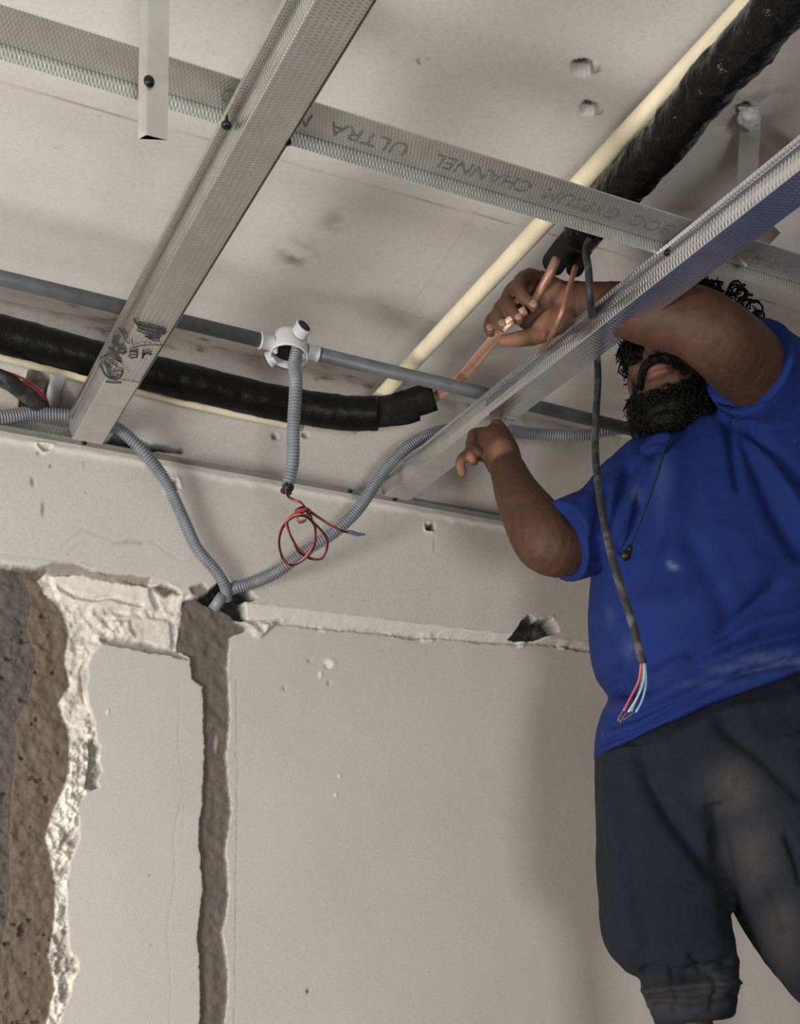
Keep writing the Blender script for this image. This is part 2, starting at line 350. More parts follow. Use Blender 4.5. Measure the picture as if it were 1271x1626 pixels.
    ch2 = polyd(WX, WZ, wxy([(-300, 893), (30, 905), (48, 960), (40, 1000), (54, 1050), (46, 1100), (22, 1150), (22, 1200), (16, 1260), (12, 1350), (14, 1420), (0, 1500), (-5, 1780), (-300, 1780)], YL+.02))
    c2 = sstep(.002, -.001, ch2)*ck; H -= c2*.010; paint(c2, L3(87, 81, 77), .9); C *= (1+c2*.2*nr)[..., None]
    edg = np.exp(-((ch2)/.0018)**2)*ck; paint(edg, L3(52, 45, 40), .7)
    sp_ = (fbm(pts, 55, 3, 120) > .52)*ck; paint(sp_, L3(60, 52, 45), .7); H -= sp_*.004
    # middle chase filled with cement
    mc = polyd(WX, WZ, wxy([(290, 955), (330, 950), (378, 962), (388, 1003), (364, 1012), (359, 1060), (364, 1130), (358, 1200), (366, 1290), (357, 1350), (363, 1420), (352, 1480), (361, 1550), (355, 1640), (352, 1760), (313, 1760), (317, 1640), (318, 1560), (314, 1480), (322, 1400), (316, 1340), (325, 1200), (322, 1092), (305, 1076), (302, 1045), (280, 1035), (284, 1000)], YL+.008))
    mk = sstep(.0015, -.0012, mc); H = H*(1-mk)+mk*(-.022+.0035*fbm(pts, 60, 4, 130)); paint(mk, L3(102, 95, 87)); C *= (1+mk*.13*nr)[..., None]
    halo = np.exp(-np.clip(mc, 0, 1)/.006)*(1-mk)*sstep(-.1, .5, nr)*(X > .62); paint(halo, L3(160, 152, 140), .55)
    wr = np.exp(-(mc/.0016)**2)*(n3 > 0); paint(wr, L3(70, 62, 54), .6)
    lip = polyd(WX, WZ, wxy([(375, 985), (400, 990), (440, 985), (432, 995), (415, 1012), (405, 1010), (395, 998)], YL)); lk2 = sstep(.003, -.002, lip); H += lk2*.009*(1+rough); paint(lk2, L3(206, 200, 186), .7)
    # holes
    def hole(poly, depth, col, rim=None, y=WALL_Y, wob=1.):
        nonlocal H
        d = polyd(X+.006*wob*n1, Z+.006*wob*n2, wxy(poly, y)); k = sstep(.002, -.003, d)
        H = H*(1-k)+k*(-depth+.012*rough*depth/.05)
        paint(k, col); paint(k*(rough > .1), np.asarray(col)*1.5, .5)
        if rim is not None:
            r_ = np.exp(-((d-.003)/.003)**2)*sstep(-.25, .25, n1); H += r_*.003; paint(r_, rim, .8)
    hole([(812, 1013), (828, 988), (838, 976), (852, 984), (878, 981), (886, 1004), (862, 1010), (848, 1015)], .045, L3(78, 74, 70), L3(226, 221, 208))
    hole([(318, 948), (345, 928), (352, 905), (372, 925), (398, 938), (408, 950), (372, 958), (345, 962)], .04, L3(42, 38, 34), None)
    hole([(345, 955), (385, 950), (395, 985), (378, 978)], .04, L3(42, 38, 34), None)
    hole([(303, 932), (322, 926), (334, 940), (312, 950)], .005, L3(128, 118, 104), None)
    hole([(30, 652), (36, 612), (48, 592), (66, 583), (84, 588), (92, 606), (112, 622), (124, 640), (122, 662), (60, 668)], .085, L3(104, 88, 74), L3(196, 188, 176), WALL_Y)
    hole([(150, 706), (172, 700), (182, 690), (240, 702), (290, 714), (290, 719), (230, 715), (165, 706)], .03, L3(46, 42, 38), None)  # added recess, painted dark for the shaded inside of the track
    hole([(262, 762), (282, 760), (286, 776), (270, 782)], .012, L3(60, 54, 48), L3(225, 220, 208))
    hole([(676, 830), (689, 832), (688, 841), (678, 840)], .02, L3(40, 36, 34), L3(215, 210, 198))
    hole([(240, 928), (256, 925), (290, 942), (262, 945)], .010, L3(96, 88, 78), L3(226, 220, 206))
    hole([(60, 706), (85, 708), (80, 716), (70, 716)], .006, L3(140, 120, 105), L3(215, 208, 195))
    # chips, scratches, drips
    for (px, py, rx, ry, dh, col) in [(437, 693, 5, 5, -.006, (120, 110, 98)), (485, 691, 6, 4, -.006, (120, 110, 98)), (526, 1052, 9, 7, .003, (232, 228, 218)), (521, 1058, 5, 4, -.003, (205, 200, 190)), (510, 1071, 3, 6, .002, (225, 220, 210)), (523, 1084, 3, 5, -.002, (160, 152, 140)), (492, 1049, 4, 3, -.002, (165, 155, 142)), (540, 1232, 3, 3, .002, (225, 220, 210)), (534, 1262, 3, 3, .002, (225, 220, 210)), (490, 1574, 3, 4, -.003, (80, 74, 68)), (453, 1092, 3, 4, -.002, (170, 162, 150)), (52, 765, 3, 7, -.002, (130, 124, 114)), (68, 808, 3, 12, -.001, (128, 122, 112)), (80, 740, 2, 3, -.001, (120, 115, 108)), (60, 720, 2, 3, -.001, (120, 115, 108)), (132, 738, 1, 12, 0, (90, 125, 95)), (135, 782, 3, 2, 0, (160, 150, 140)), (345, 1180, 3, 14, 0, (170, 160, 148)), (690, 865, 2, 12, -.001, (165, 157, 145)), (612, 823, 1, 10, -.001, (165, 157, 145)), (240, 1500, 2, 2, -.001, (150, 140, 130)), (238, 1390, 2, 2, -.001, (120, 112, 102)), (172, 1130, 2, 4, .002, (228, 224, 214)), (355, 917, 4, 3, -.004, (90, 80, 70)), (620, 850, 4, 3, 0, (175, 168, 156)), (430, 855, 3, 4, 0, (175, 168, 156))]:
        c = Py(px, py, YL if py > 960 else WALL_Y); s = YL*1.0/2034*1.05
        e = np.exp(-(((X-c[0])/(rx*s))**2+((Z-(c[2]-CZ))/(ry*s))**2)**2); H += dh*e; paint(e, L3(*col), .85)
    for poly, wd, col, am in [([(376, 1080), (377, 1300), (372, 1700)], .0011, (120, 112, 102), .55), ([(268, 1690), (272, 1560), (266, 1480), (278, 1400), (276, 1330), (286, 1270)], .0012, (150, 142, 132), .4), ([(286, 1080), (284, 1170), (292, 1290), (290, 1340)], .001, (160, 152, 142), .4), ([(100, 870), (130, 840), (190, 862), (240, 858), (285, 890)], .003, (172, 165, 152), .4), ([(185, 862), (205, 858), (225, 861)], .0035, (140, 133, 122), .5), ([(108, 880), (125, 862), (145, 855)], .002, (165, 157, 146), .45), ([(0, 880), (60, 887), (150, 896)], .002, (170, 160, 146), .5)]:
        dl = polyd(WX, WZ, wxy(poly, YL if poly[0][1] > 960 else WALL_Y), False); paint(np.exp(-(dl/wd)**2)*(.5+.5*sstep(-.3, .3, n3)), L3(*col), am); H -= .0006*np.exp(-(dl/wd)**2)
    # dirt and cracked plaster by the ceiling corner, bright edge under the perimeter channel
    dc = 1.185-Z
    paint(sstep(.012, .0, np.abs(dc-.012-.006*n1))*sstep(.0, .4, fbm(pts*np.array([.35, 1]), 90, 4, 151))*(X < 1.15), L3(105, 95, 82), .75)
    H += .004*sstep(.03, .0, dc)*(1+n1)
    be = np.exp(-((Z-.938-.003*n1)/.007)**2); H += .0035*be; paint(be, L3(216, 212, 202), .6)
    Yw = WALL_Y-H; ny, nx = X.shape
    idx = np.arange(nx*ny).reshape(ny, nx); F = np.stack([idx[:-1, :-1], idx[:-1, 1:], idx[1:, 1:], idx[1:, :-1]], -1).reshape(-1, 4)
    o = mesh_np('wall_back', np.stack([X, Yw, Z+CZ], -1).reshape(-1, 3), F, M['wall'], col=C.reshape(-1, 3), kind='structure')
    return o
def build_ceiling():
    x = np.arange(-.05, 2.75, .004); y = np.arange(.95, 2.4401, .004); X, Y = np.meshgrid(x, y); pts = np.stack([X, Y], -1)
    nb = fbm(pts, 5, 4, 3); n1 = fbm(pts, 50, 4, 5); H = .0015*nb; C = np.ones(X.shape+(3,))*L3(210, 206, 200)*(1+.04*nb)[..., None]
    def paint(k, col, amt=1):
        nonlocal C; k = (k*amt)[..., None]; C = C*(1-k)+np.asarray(col)*k
    h = 1.185
    P2 = lambda a, b: Pz(a, b, h)[:2]
    for (px, py, rx, ry, up, col) in [(926, 108, 14, 9, .026, (36, 32, 28)), (936, 172, 13, 8, .026, (34, 30, 27)), (950, 176, 6, 4, -.004, (168, 160, 146)), (944, 108, 6, 5, -.005, (160, 152, 140)), (1180, 172, 10, 8, .006, (100, 92, 82)), (666, 100, 3, 2, 0, (110, 104, 96))]:
        c = P2(px, py); s = 1.9/2034
        e = np.exp(-(((X-c[0]+.004*n1)/(rx*s))**2+((Y-c[1]+.004*n1)/(ry*s*1.6))**2)**2); e = sstep(.25, .75, e*(1+.6*n1)); H += up*e; paint(e, L3(*col), .95)
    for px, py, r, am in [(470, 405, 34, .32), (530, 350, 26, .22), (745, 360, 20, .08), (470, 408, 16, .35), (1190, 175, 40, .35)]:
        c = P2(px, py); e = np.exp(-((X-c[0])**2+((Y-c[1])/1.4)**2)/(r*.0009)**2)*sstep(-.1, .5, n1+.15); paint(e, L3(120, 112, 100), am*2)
    for poly, col, am, wd in [([(0, 130), (215, 190), (440, 252), (650, 312), (900, 378), (1100, 440), (1300, 505)], (168, 122, 100), .75, .0016), ([(560, 470), (700, 515), (810, 550)], (150, 140, 125), .35, .0015), ([(600, 560), (700, 420), (760, 330)], (170, 162, 150), .3, .0015), ([(664, 92), (680, 95)], (90, 84, 76), .7, .0012), ([(664, 92), (663, 102)], (90, 84, 76), .7, .0012)]:
        d = polyd(X, Y, [P2(*q) for q in poly], False); paint(np.exp(-(d/wd)**2), L3(*col), am)
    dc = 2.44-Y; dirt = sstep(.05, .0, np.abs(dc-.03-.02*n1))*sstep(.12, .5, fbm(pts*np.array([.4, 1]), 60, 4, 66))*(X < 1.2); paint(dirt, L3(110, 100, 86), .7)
    sp = (fbm(pts, 120, 2, 81) > .72); paint(sp, L3(150, 142, 130), .2)
    ny, nx = X.shape; idx = np.arange(nx*ny).reshape(ny, nx); F = np.stack([idx[:-1, :-1], idx[1:, :-1], idx[1:, 1:], idx[:-1, 1:]], -1).reshape(-1, 4)
    mesh_np('ceiling', np.stack([X, Y, CEIL+H], -1).reshape(-1, 3), F, M['ceil'], col=C.reshape(-1, 3), kind='structure')
build_wall(); build_ceiling()
def slab(name, *boxes, mtl='shell'):
    b = MB()
    for a, c in boxes: b.box(a, c)
    return b.obj(name, M[mtl], smooth=False, kind='structure')
X0, X1, Y0 = -2.4, 3.1, -2.5
slab('floor', ((X0-.15, Y0-.15, -.1), (X1+.15, 2.6, 0)), mtl='floor')
slab('ceiling_rest', ((X0-.15, Y0-.15, CEIL+.02), (X1+.15, 2.6, CEIL+.16)), ((X0, Y0, CEIL), (X1, .95, CEIL+.03)), ((X0, .95, CEIL), (-.05, 2.44, CEIL+.03)), ((2.75, .95, CEIL), (X1, 2.44, CEIL+.03)))
slab('wall_back_rest', ((X0-.15, 2.53, 0), (X1+.15, 2.65, CEIL)), ((X0, 2.44, 0), (-.1, 2.54, CEIL)), ((2.297, 2.44, 0), (X1, 2.54, CEIL)), ((-.1, 2.452, 0), (2.3, 2.54, CZ-.298)))
slab('unseen_wall_left', ((X0-.15, Y0, 0), (X0, 2.44, CEIL)), mtl='bare')  # unseen room walls, cement darkened for contrast
slab('unseen_wall_right', ((X1, Y0, 0), (X1+.15, 2.44, CEIL)), mtl='bare')
slab('unseen_wall_front', ((X0-.15, Y0-.15, 0), (X1+.15, Y0, CEIL)), mtl='bare')

# ================================================================== steel grid
def profile_y(prof, x0, z0, y0, y1, mb, mi=0, t=.0008, skew=0, n=2):
    """sweep a 2-D sheet profile (dx,dz) along y; double skinned"""
    P = np.array(prof, float); d = np.gradient(P, axis=0); nn = np.stack([-d[:, 1], d[:, 0]], 1); nn /= np.linalg.norm(nn, axis=1)[:, None]+1e-9
    Q = np.r_[P, (P+nn*t)[::-1]]; s = np.r_[0, np.cumsum(np.linalg.norm(np.diff(P, axis=0), axis=1))]; s = np.r_[s, s[::-1]]
    k = len(Q); V = []; U = []
    for y in np.linspace(y0, y1, n):
        for (a, b), ss in zip(Q, s): V.append((x0+a+skew*(2.41-y), y, z0+b)); U.append((y, ss))
    F = []
    for i in range(n-1):
        for j in range(k):
            l = (j+1) % k; F.append((i*k+j, i*k+l, (i+1)*k+l, (i+1)*k+j))
    F += [tuple(range(k)), tuple(range((n-1)*k, n*k))[::-1]]
    mb.add(V, F, U, mi)
HAT = [(-.0405, .0225), (-.0425, .0262), (-.0345, .0262), (-.0332, .0245), (-.0312, .0120), (-.0268, .0010), (-.0255, 0), (-.0006, .0001), (.0006, .0001), (.0255, 0), (.0268, .0010), (.0312, .0120), (.0332, .0245), (.0345, .0262), (.0425, .0262), (.0405, .0225)]
def ceiling_section(xc, y0, y1, label, mtl, joint=None, skew=0):
    r = root('ceiling_channel', (xc, y1, GRID), label, 'ceiling channel', 'ceiling sections running away to the wall')
    b = MB(); profile_y(HAT, xc, GRID, y0, y1, b, skew=skew); b.obj('channel_body', M[mtl], r, smooth=False)
    if joint:   # smooth, unribbed end sleeve nested on the section
        b = MB(); profile_y([(a*1.02, c-.0012) for a, c in HAT[3:7]+HAT[9:13]], xc, GRID, joint, y1+.0005, b, skew=skew); b.obj('end_sleeve', M['galv_smooth'], r, smooth=False)
    return r
XA, XB = .4490, 1.079
chA = ceiling_section(XA, .55, 2.413, 'galvanised ribbed ceiling channel at left with black printed lettering near its wall end', 'galv', 2.13, .0150)
chB = ceiling_section(XB, .55, 2.413, 'bright galvanised ceiling channel at right crossing in front of the worker', 'galv_bright', 1.98, .005)
# intermediate channel above them, running along the wall direction
def intermediate():
    r = root('intermediate_channel', (1.0, 1.44, GRID+.04), 'long flat galvanised channel crossing above the other two, printed with upside-down grey lettering', 'ceiling channel')
    z = GRID+.030; prof = [(1.469, z-.0055), (1.4665, z+.0062), (1.4648, z+.0140), (1.4615, z+.0140), (1.4615, z+.0075), (1.404, z+.0075), (1.4022, z+.0069)]
    b = MB(); P = np.array(prof); t = .001; Q = np.r_[P, P+np.array([0, t])][:len(P)]
    Q = np.r_[P, [(a+(.0008 if a > 1.43 else -.0008), c+t) for a, c in prof[::-1]]]
    s = np.r_[0, np.cumsum(np.linalg.norm(np.diff(P, axis=0), axis=1))]; s = np.r_[s, s[::-1]]
    V = []; U = []; k = len(Q)
    for x in (-.4, 2.9):
        for (a, c), ss in zip(Q, s): V.append((x, a, c)); U.append((x, ss))
    F = [(j, (j+1) % k, (j+1) % k+k, j+k) for j in range(k)]+[tuple(range(k)), tuple(range(k, 2*k))[::-1]]
    b.add(V, F, U); b.obj('channel_body', M['galv_flat'], r, smooth=False)
    zz = z+.0070
    def word(txt, px0, px1, hh=.024, yc=1.424):
        a = Pz(px0, 0, .9875)[0]  # placeholder, replaced below
        def xat(px):
            lo, hi = -.5, 3.5
            for _ in range(40):
                mid = (lo+hi)/2
                if proj(np.array([mid, yc+.012, zz]))[0] < px: lo = mid
                else: hi = mid
            return lo
        xs, xe = xat(px0), xat(px1)
        cu = bpy.data.curves.new('t', 'FONT'); cu.body = txt; cu.size = 1; cu.resolution_u = 2
        t = bpy.data.objects.new('t', cu); COL.objects.link(t); dg = bpy.context.evaluated_depsgraph_get()
        me = bpy.data.meshes.new_from_object(t.evaluated_get(dg)); bpy.data.objects.remove(t); bpy.data.curves.remove(cu)
        co = np.zeros(len(me.vertices)*3); me.vertices.foreach_get('co', co); co = co.reshape(-1, 3)
        mn, mx = co.min(0), co.max(0); u = (co[:, 0]-mn[0])/(mx[0]-mn[0]); v = (co[:, 1]-mn[1])/(mx[1]-mn[1])
        co = np.stack([xs+(xe-xs)*u, yc+hh*v, np.full(len(u), zz)], 1); me.vertices.foreach_set('co', co.ravel()); me.update()
        me.name = 'printed_lettering'; me.materials.clear(); me.materials.append(M['ink_grey'])
        o = bpy.data.objects.new('printed_lettering', me); COL.objects.link(o); setparent(o, r)
    for wds in (('BRIGHT', 1262, 1118), ('BOC', 1064, 1002), ('GYPSUM', 982, 866), ('CHANNEL', 842, 690), ('ULTRA', 646, 522), ('M', 492, 468), ('CO', 392, 352)): word(*wds)
    return r
intermediate()
# perimeter channel on the wall
def perimeter():
    r = root('perimeter_channel', (.5, WALL_Y-.02, GRID), 'thin galvanised track screwed along the wall where the ceiling channels end', 'wall track')
    def seg(x0, x1, hgt, lip):
        b = MB(); P = np.array([(WALL_Y-.027, .0), (WALL_Y-.002, .0), (WALL_Y-.002, hgt)]+([(WALL_Y-.024, hgt+.001)] if lip else []))
        off = np.array([(-.0, .001), (-.001, .001), (-.001, 0 if not lip else -.001)]+([(0, -.001)] if lip else [])); Q = np.r_[P, (P+off)[::-1]]
        s = np.r_[0, np.cumsum(np.linalg.norm(np.diff(P, axis=0), axis=1))]; s = np.r_[s, s[::-1]]; V = []; U = []; k = len(Q)
        for x in (x0, x1):
            for (a, c), ss in zip(Q, s): V.append((x, a, GRID+c)); U.append((x, ss))
        b.add(V, [(j, (j+1) % k, (j+1) % k+k, j+k) for j in range(k)]+[tuple(range(k)), tuple(range(k, 2*k))[::-1]], U); return b
    xs_ = [-.3, Py(140, 700, WALL_Y)[0], Py(655, 790, WALL_Y)[0], 2.28]
    for i, (hgt, lip) in enumerate(((.028, True), (.006, False), (.015, False))):
        seg(xs_[i]+.0005, xs_[i+1], hgt, lip).obj('track_length', M['track'], r, smooth=False)
    for px, py in ((134, 705), (557, 780), (628, 793)):
        p = Py(px, py, WALL_Y-.02); b = MB(); b.add(*ellipsoid(np.array([p[0], WALL_Y-.018, GRID-.0015]), np.diag([.005, .006, .0035]))); b.obj('screw_head', M['screw'], r)
perimeter()
# screws through the crossings
def screw(px, py, z, on, r=.006, lab='black screw head'):
    p = Pz(px, py, z); b = MB(); b.add(*ellipsoid(p, np.diag([r, r, r*.7]))); C = [p+np.array([0, 0, .0]), p+np.array([0, 0, .018])]
    b.add(*tube_geo(np.array(C), [.0022, .0012], 8)[:2]); b.obj('screw_head', M['screw'], on)
screw(360, 199, .962, chA, .0065); screw(455, 225, .955, chA, .006); screw(1060, 402, .972, chB, .005)
# hangers
def strap(name, pts, wd, wdir, th, r, mtl):
    b = MB(); P = np.array(pts); W = np.array(wdir, float); n = len(P); T = np.gradient(P, axis=0)
    V = []; U = []; s = np.r_[0, np.cumsum(np.linalg.norm(np.diff(P, axis=0), axis=1))]
    for p, t, ss in zip(P, T, s):
        nv = np.cross(t, W); nv /= np.linalg.norm(nv)+1e-9
        for a, c in ((-1, -1), (1, -1), (1, 1), (-1, 1)): V.append(p+W*wd/2*a+nv*th/2*c); U.append((ss, wd/2*a))
    F = [(i*4+j, i*4+(j+1) % 4, i*4+4+(j+1) % 4, i*4+4+j) for i in range(n-1) for j in range(4)]+[(3, 2, 1, 0), tuple(range(4*n-4, 4*n))]
    b.add(V, F, U); return b.obj(name, mtl, r, smooth=False)
pb = Py(240, 222, 1.400); pt = Py(248, 10, 1.400)
hl = root('hanger_angle', tuple(pb), 'short vertical steel hanger angle at top left, screwed to the crossing channel', 'ceiling hanger', 'ceiling hangers')
def angle(x, y, z0, z1, r, mtl):
    b = MB(); w1, w2, t = .024, .010, .0012
    pr = [(-w1/2, 0), (w1/2, 0), (w1/2, -t), (-w1/2+t, -t), (-w1/2+t-.006, w2-.001), (-w1/2-.006, w2)]
    V = []; U = []; k = len(pr)
    for zz in (z0, z0+.004, z1):
        sc = .94 if zz == z0 else 1
        for a, c in pr: V.append((x+a*sc, y+c, zz)); U.append((zz, a+c))
    F = [(i*k+j, i*k+(j+1) % k, i*k+k+(j+1) % k, i*k+k+j) for i in range(2) for j in range(k)]+[tuple(range(k))[::-1], tuple(range(2*k, 3*k))]
    b.add(V, F, U); return b.obj('angle_strip', mtl, r, smooth=False)
angle(pb[0]+.003, 1.388, pb[2]-.004, CEIL-.001, hl, M['galv_smooth'])
b = MB(); p = Py(237, 129, 1.385); b.add(*ellipsoid(p, np.diag([.006, .005, .006]))); b.obj('screw_head', M['screw'], hl)
hp = [Pz(1190, 172, 1.180), Py(1192, 196, 1.445), Py(1188, 290, 1.445), Py(1200, 335, 1.445)]
hr = root('bent_hanger_strap', tuple(hp[0]), 'bent steel hanger strap fixed to the ceiling behind the bright channel, upper right', 'ceiling hanger', 'ceiling hangers')
strap('strap', spline(hp, .01)[0], .028, RI, .004, hr, M['galv_smooth'])
strap('strap_foot', [Py(1202, 334, 1.447), Py(1230, 362, 1.445), Py(1205, 388, 1.440), Py(1178, 414, 1.430)], .022, unit0(RI*.7-UP*.7), .004, hr, M['strap_dull'])
b = MB(); b.add(*ellipsoid(Pz(1190, 188, 1.165), np.diag([.018, .014, .012]))); o = remesh(b, 'plaster_blob', M['boxpvc'], .002, 2, hr, deform=lambda c, n: c+n*(.004*fbm(c, 90, 3, 5))[:, None])
# dark printing on channel A
def printing():
    def onweb(px, py): return Pz(px, py, .9475)
    def onslope(px, py):  # left slope face of channel A
        nrm = np.array([-.0110, 0, -.0044])/math.hypot(.0110, .0044); q = np.array([XA+.0035-.0270, 0, GRID+.0008-CZ]); d = ray(px, py); k = (q@nrm)/(d@nrm); v = d*k; return np.array([v[0]-.0012, v[1], v[2]+CZ-.0008])
    xw = XA+.0035-.0265
    def place(px, py):
        w_ = onweb(px, py); return w_ if w_[0] >= xw else onslope(px, py)
    def stroke(b, pts, wpx):
        P = np.array(pts, float); C = []
        for i in range(len(P)-1):
            n = max(2, int(np.linalg.norm(P[i+1]-P[i])/2)); C += [P[i]+(P[i+1]-P[i])*t for t in np.linspace(0, 1, n, endpoint=False)]
        C.append(P[-1]); C = np.array(C); T = np.gradient(C, axis=0); T /= np.linalg.norm(T, axis=1)[:, None]+1e-9; Nn = np.stack([-T[:, 1], T[:, 0]], 1)
        V = []
        for c, n_ in zip(C, Nn):
            for s in (-.5, .5): V.append(place(*(c+n_*wpx*s)))
        b.add(V, [(2*i, 2*i+1, 2*i+3, 2*i+2) for i in range(len(C)-1)])
    sx = lambda q: (120+q[0]/6.255, 480+q[1]/6.255)
    b = MB()   # word "bar"
    for pts, w_ in ([([(455, 405), (425, 495)], 3.2), ([(440, 455), (490, 470), (505, 492), (480, 508), (430, 492)], 3.2),
                    ([(535, 494), (575, 476), (618, 494), (606, 556)], 2.5), ([(606, 520), (550, 516), (528, 536), (556, 554), (600, 545)], 2.1),
                    ([(680, 500), (665, 560)], 3.4), ([(675, 520), (715, 500), (760, 520)], 3.2)]): stroke(b, [sx(q) for q in pts], w_*1.15)
    b.obj('printed_word', M['ink'], chA, smooth=False)
    b = MB()   # wing-like emblem and swoosh
    for pts, w_ in ([([(590, 150), (595, 190), (620, 225), (700, 240), (800, 265), (905, 295)], 5), ([(620, 250), (700, 275), (800, 300), (890, 315)], 4.5), ([(610, 275), (690, 310), (800, 330), (860, 335)], 3), ([(690, 335), (760, 350), (840, 355)], 4.5), ([(720, 355), (780, 378), (840, 380)], 2.6),
                    ([(565, 452), (640, 430), (720, 422), (860, 425)], 2.2), ([(430, 250), (470, 290), (500, 370)], 3), ([(400, 320), (380, 390), (410, 440)], 6), ([(330, 440), (370, 470), (420, 560), (460, 600)], 4.5), ([(450, 255), (500, 320)], 2), ([(505, 380), (515, 410)], 2), ([(535, 385), (530, 415)], 2), ([(565, 380), (560, 415)], 2)]): stroke(b, [sx(q) for q in pts], w_*.82)
    b.obj('printed_emblem', M['ink'], chA, smooth=False)
    b = MB()   # rounded letter badge
    for pts, w_ in ([([(240, 600), (290, 700), (330, 750), (400, 770), (450, 740), (475, 690), (450, 675), (400, 680), (370, 700)], 3), ([(260, 570), (320, 640), (350, 735), (400, 745), (430, 720)], 2.4), ([(300, 590), (350, 660), (360, 700)], 2.4), ([(330, 560), (390, 620), (420, 640)], 3), ([(300, 790), (370, 800), (460, 800)], 2.6), ([(250, 560), (300, 520), (340, 500), (390, 560), (440, 590)], 2.2), ([(440, 590), (490, 640), (540, 700), (535, 712)], .9)]): stroke(b, [sx(q) for q in pts], w_*.82)
    b.obj('printed_badge', M['ink'], chA, smooth=False)
printing()

# ================================================================== pipes and conduits
ZC = 1.035
cp = [Pz(-160, 402, ZC), Pz(0, 441, ZC), Pz(250, 497, ZC), Pz(440, 542, ZC)]
cond = root('electrical_conduit', tuple(Pz(440, 540, ZC)), 'straight dark grey plastic conduit running along the ceiling beyond the channels', 'conduit')
a0, a1 = Pz(0, 441, ZC), Pz(1000, 681, ZC); dirc = (a1-a0)/np.linalg.norm(a1-a0)
jb = Pz(463, 548, ZC); jb = a0+dirc*((jb-a0)@dirc)
C = np.array([a0-dirc*.4, jb-dirc*.045]); b = MB(); b.add(*tube_geo(C, .0115, 20)); b.obj('conduit_length', M['conduit'], cond)
a1x = Pz(1100, 704, ZC); b = MB(); b.add(*tube_geo(np.array([jb+dirc*.045, a0+dirc*((a1x-a0)@dirc)]), .0115, 20)); b.obj('conduit_length', M['conduit'], cond)
# junction box
def ring_lathe(prof, c, ax, seg=36):
    ax = np.asarray(ax)/np.linalg.norm(ax); t = np.array([1, 0, 0]) if abs(ax[0]) < .8 else np.array([0, 1, 0]); u = np.cross(ax, t); u /= np.linalg.norm(u); v = np.cross(ax, u)
    V = []; F = []; n = len(prof)
    for r, h in prof:
        for j in range(seg): a = 2*math.pi*j/seg; V.append(c+ax*h+r*(math.cos(a)*u+math.sin(a)*v))
    for i in range(n-1):
        for j in range(seg): k = (j+1) % seg; F.append((i*seg+j, i*seg+k, i*seg+seg+k, i*seg+seg+j))
    return V, F
box = root('junction_box', tuple(jb), 'round light grey plastic junction box on the conduit, open side facing down', 'junction box')
tilt = np.array([-.10, -.16, -1.]); tilt /= np.linalg.norm(tilt)
b = MB(); R0 = .0325; jbs = 1.08
b.add(*ring_lathe([(.001, -.022), (.024, -.022), (.029, -.018), (.0305, -.008), (.0315, .004), (.0325, .014), (.0325, .018), (.0295, .018), (.0290, .010), (.0285, -.012), (.026, -.017), (.001, -.017)], jb, tilt)); b.obj('box_body', M['boxpvc'], box)
b = MB(); b.add(*ring_lathe([(.001, -.0165), (.0258, -.0165), (.0282, -.0115), (.0286, .006)], jb, tilt)); b.obj('box_inner_shade', M['boxin'], box)  # dark liner carrying the shade of the open box in its colour
def spout(dv, l0, l1, r=.0148, open_=True):
    b = MB(); dv = np.asarray(dv, float)/np.linalg.norm(dv)
    b.add(*ring_lathe([(r*.95, l0), (r*.97, l1-.004), (r*1.06, l1-.003), (r*1.06, l1), (r*.80, l1), (r*.78, l0+.004), (.0005, l0+.004)], jb, dv, 28)); return b.obj('spout', M['boxpvc'], box)
spout(dirc, .0305, .052, .0130); spout(-dirc, .0305, .054, .0130)
nrm = np.cross(tilt, dirc); nrm /= np.linalg.norm(nrm); nrm = nrm if nrm[1] < 0 else -nrm
s_up = (Pd(482, 520, (jb-np.array([0, 0, CZ]))@FW-.03)-jb); s_up /= np.linalg.norm(s_up)
spout(s_up, .030, .048, .0145)
b = MB(); b.add(*ring_lathe([(.0002, .0470), (.0115, .0470)], jb, s_up, 24)); b.obj('spout_mouth_shade', M['screw'], box)  # black disc in the spout mouth stands for its inner shade
spout(-s_up+np.array([-.55, 0, -.0]), .030, .042, .0125)
for sgn in (-1, 1):
    b = MB(); c0 = jb+dirc*sgn*.0255*.98; b.add(*ring_lathe([(.0042, -.012), (.0042, .016), (.0018, .016), (.0016, .004)], c0, tilt, 14)); b.obj('screw_boss', M['boxpvc'], box)
# flexible conduits
hang_pts = [jb-tilt*(-.006)+dirc*.006, jb+tilt*.03+dirc*.004, Py(470, 610, 2.03), Py(466, 680, 2.035), Py(465, 735, 2.04), Py(456, 774, 2.05)]
hang_pts[0] = jb+tilt*(-.006)+dirc*.015; hang_pts[1] = jb+tilt*.03+dirc*.011
corrugated('hanging_conduit', hang_pts, .0112, .0052, M['flex']); ob = bpy.data.objects['hanging_conduit']; tag(ob, 'short ribbed grey flexible conduit hanging down out of the open junction box', 'flexible conduit')
yw = WALL_Y-.016
corrugated('flexible_conduit', [Py(-120, 668, yw-.02), Py(0, 662, yw-.02), Py(50, 656, yw-.02), Py(110, 660, yw-.03), Py(160, 668, yw-.035), Py(192, 684, yw-.035), Py(228, 718, yw-.035), Py(262, 762, yw-.02), Py(288, 815, yw-.012), Py(312, 868, yw-.01), Py(342, 905, yw-.008), Py(357, 930, yw), Py(360, 952, yw+.02)], .0118, .0052, M['flex'])
tag(bpy.data.objects['flexible_conduit'], 'ribbed grey flexible conduit at left, curving down the wall from behind the lettered channel', 'flexible conduit')
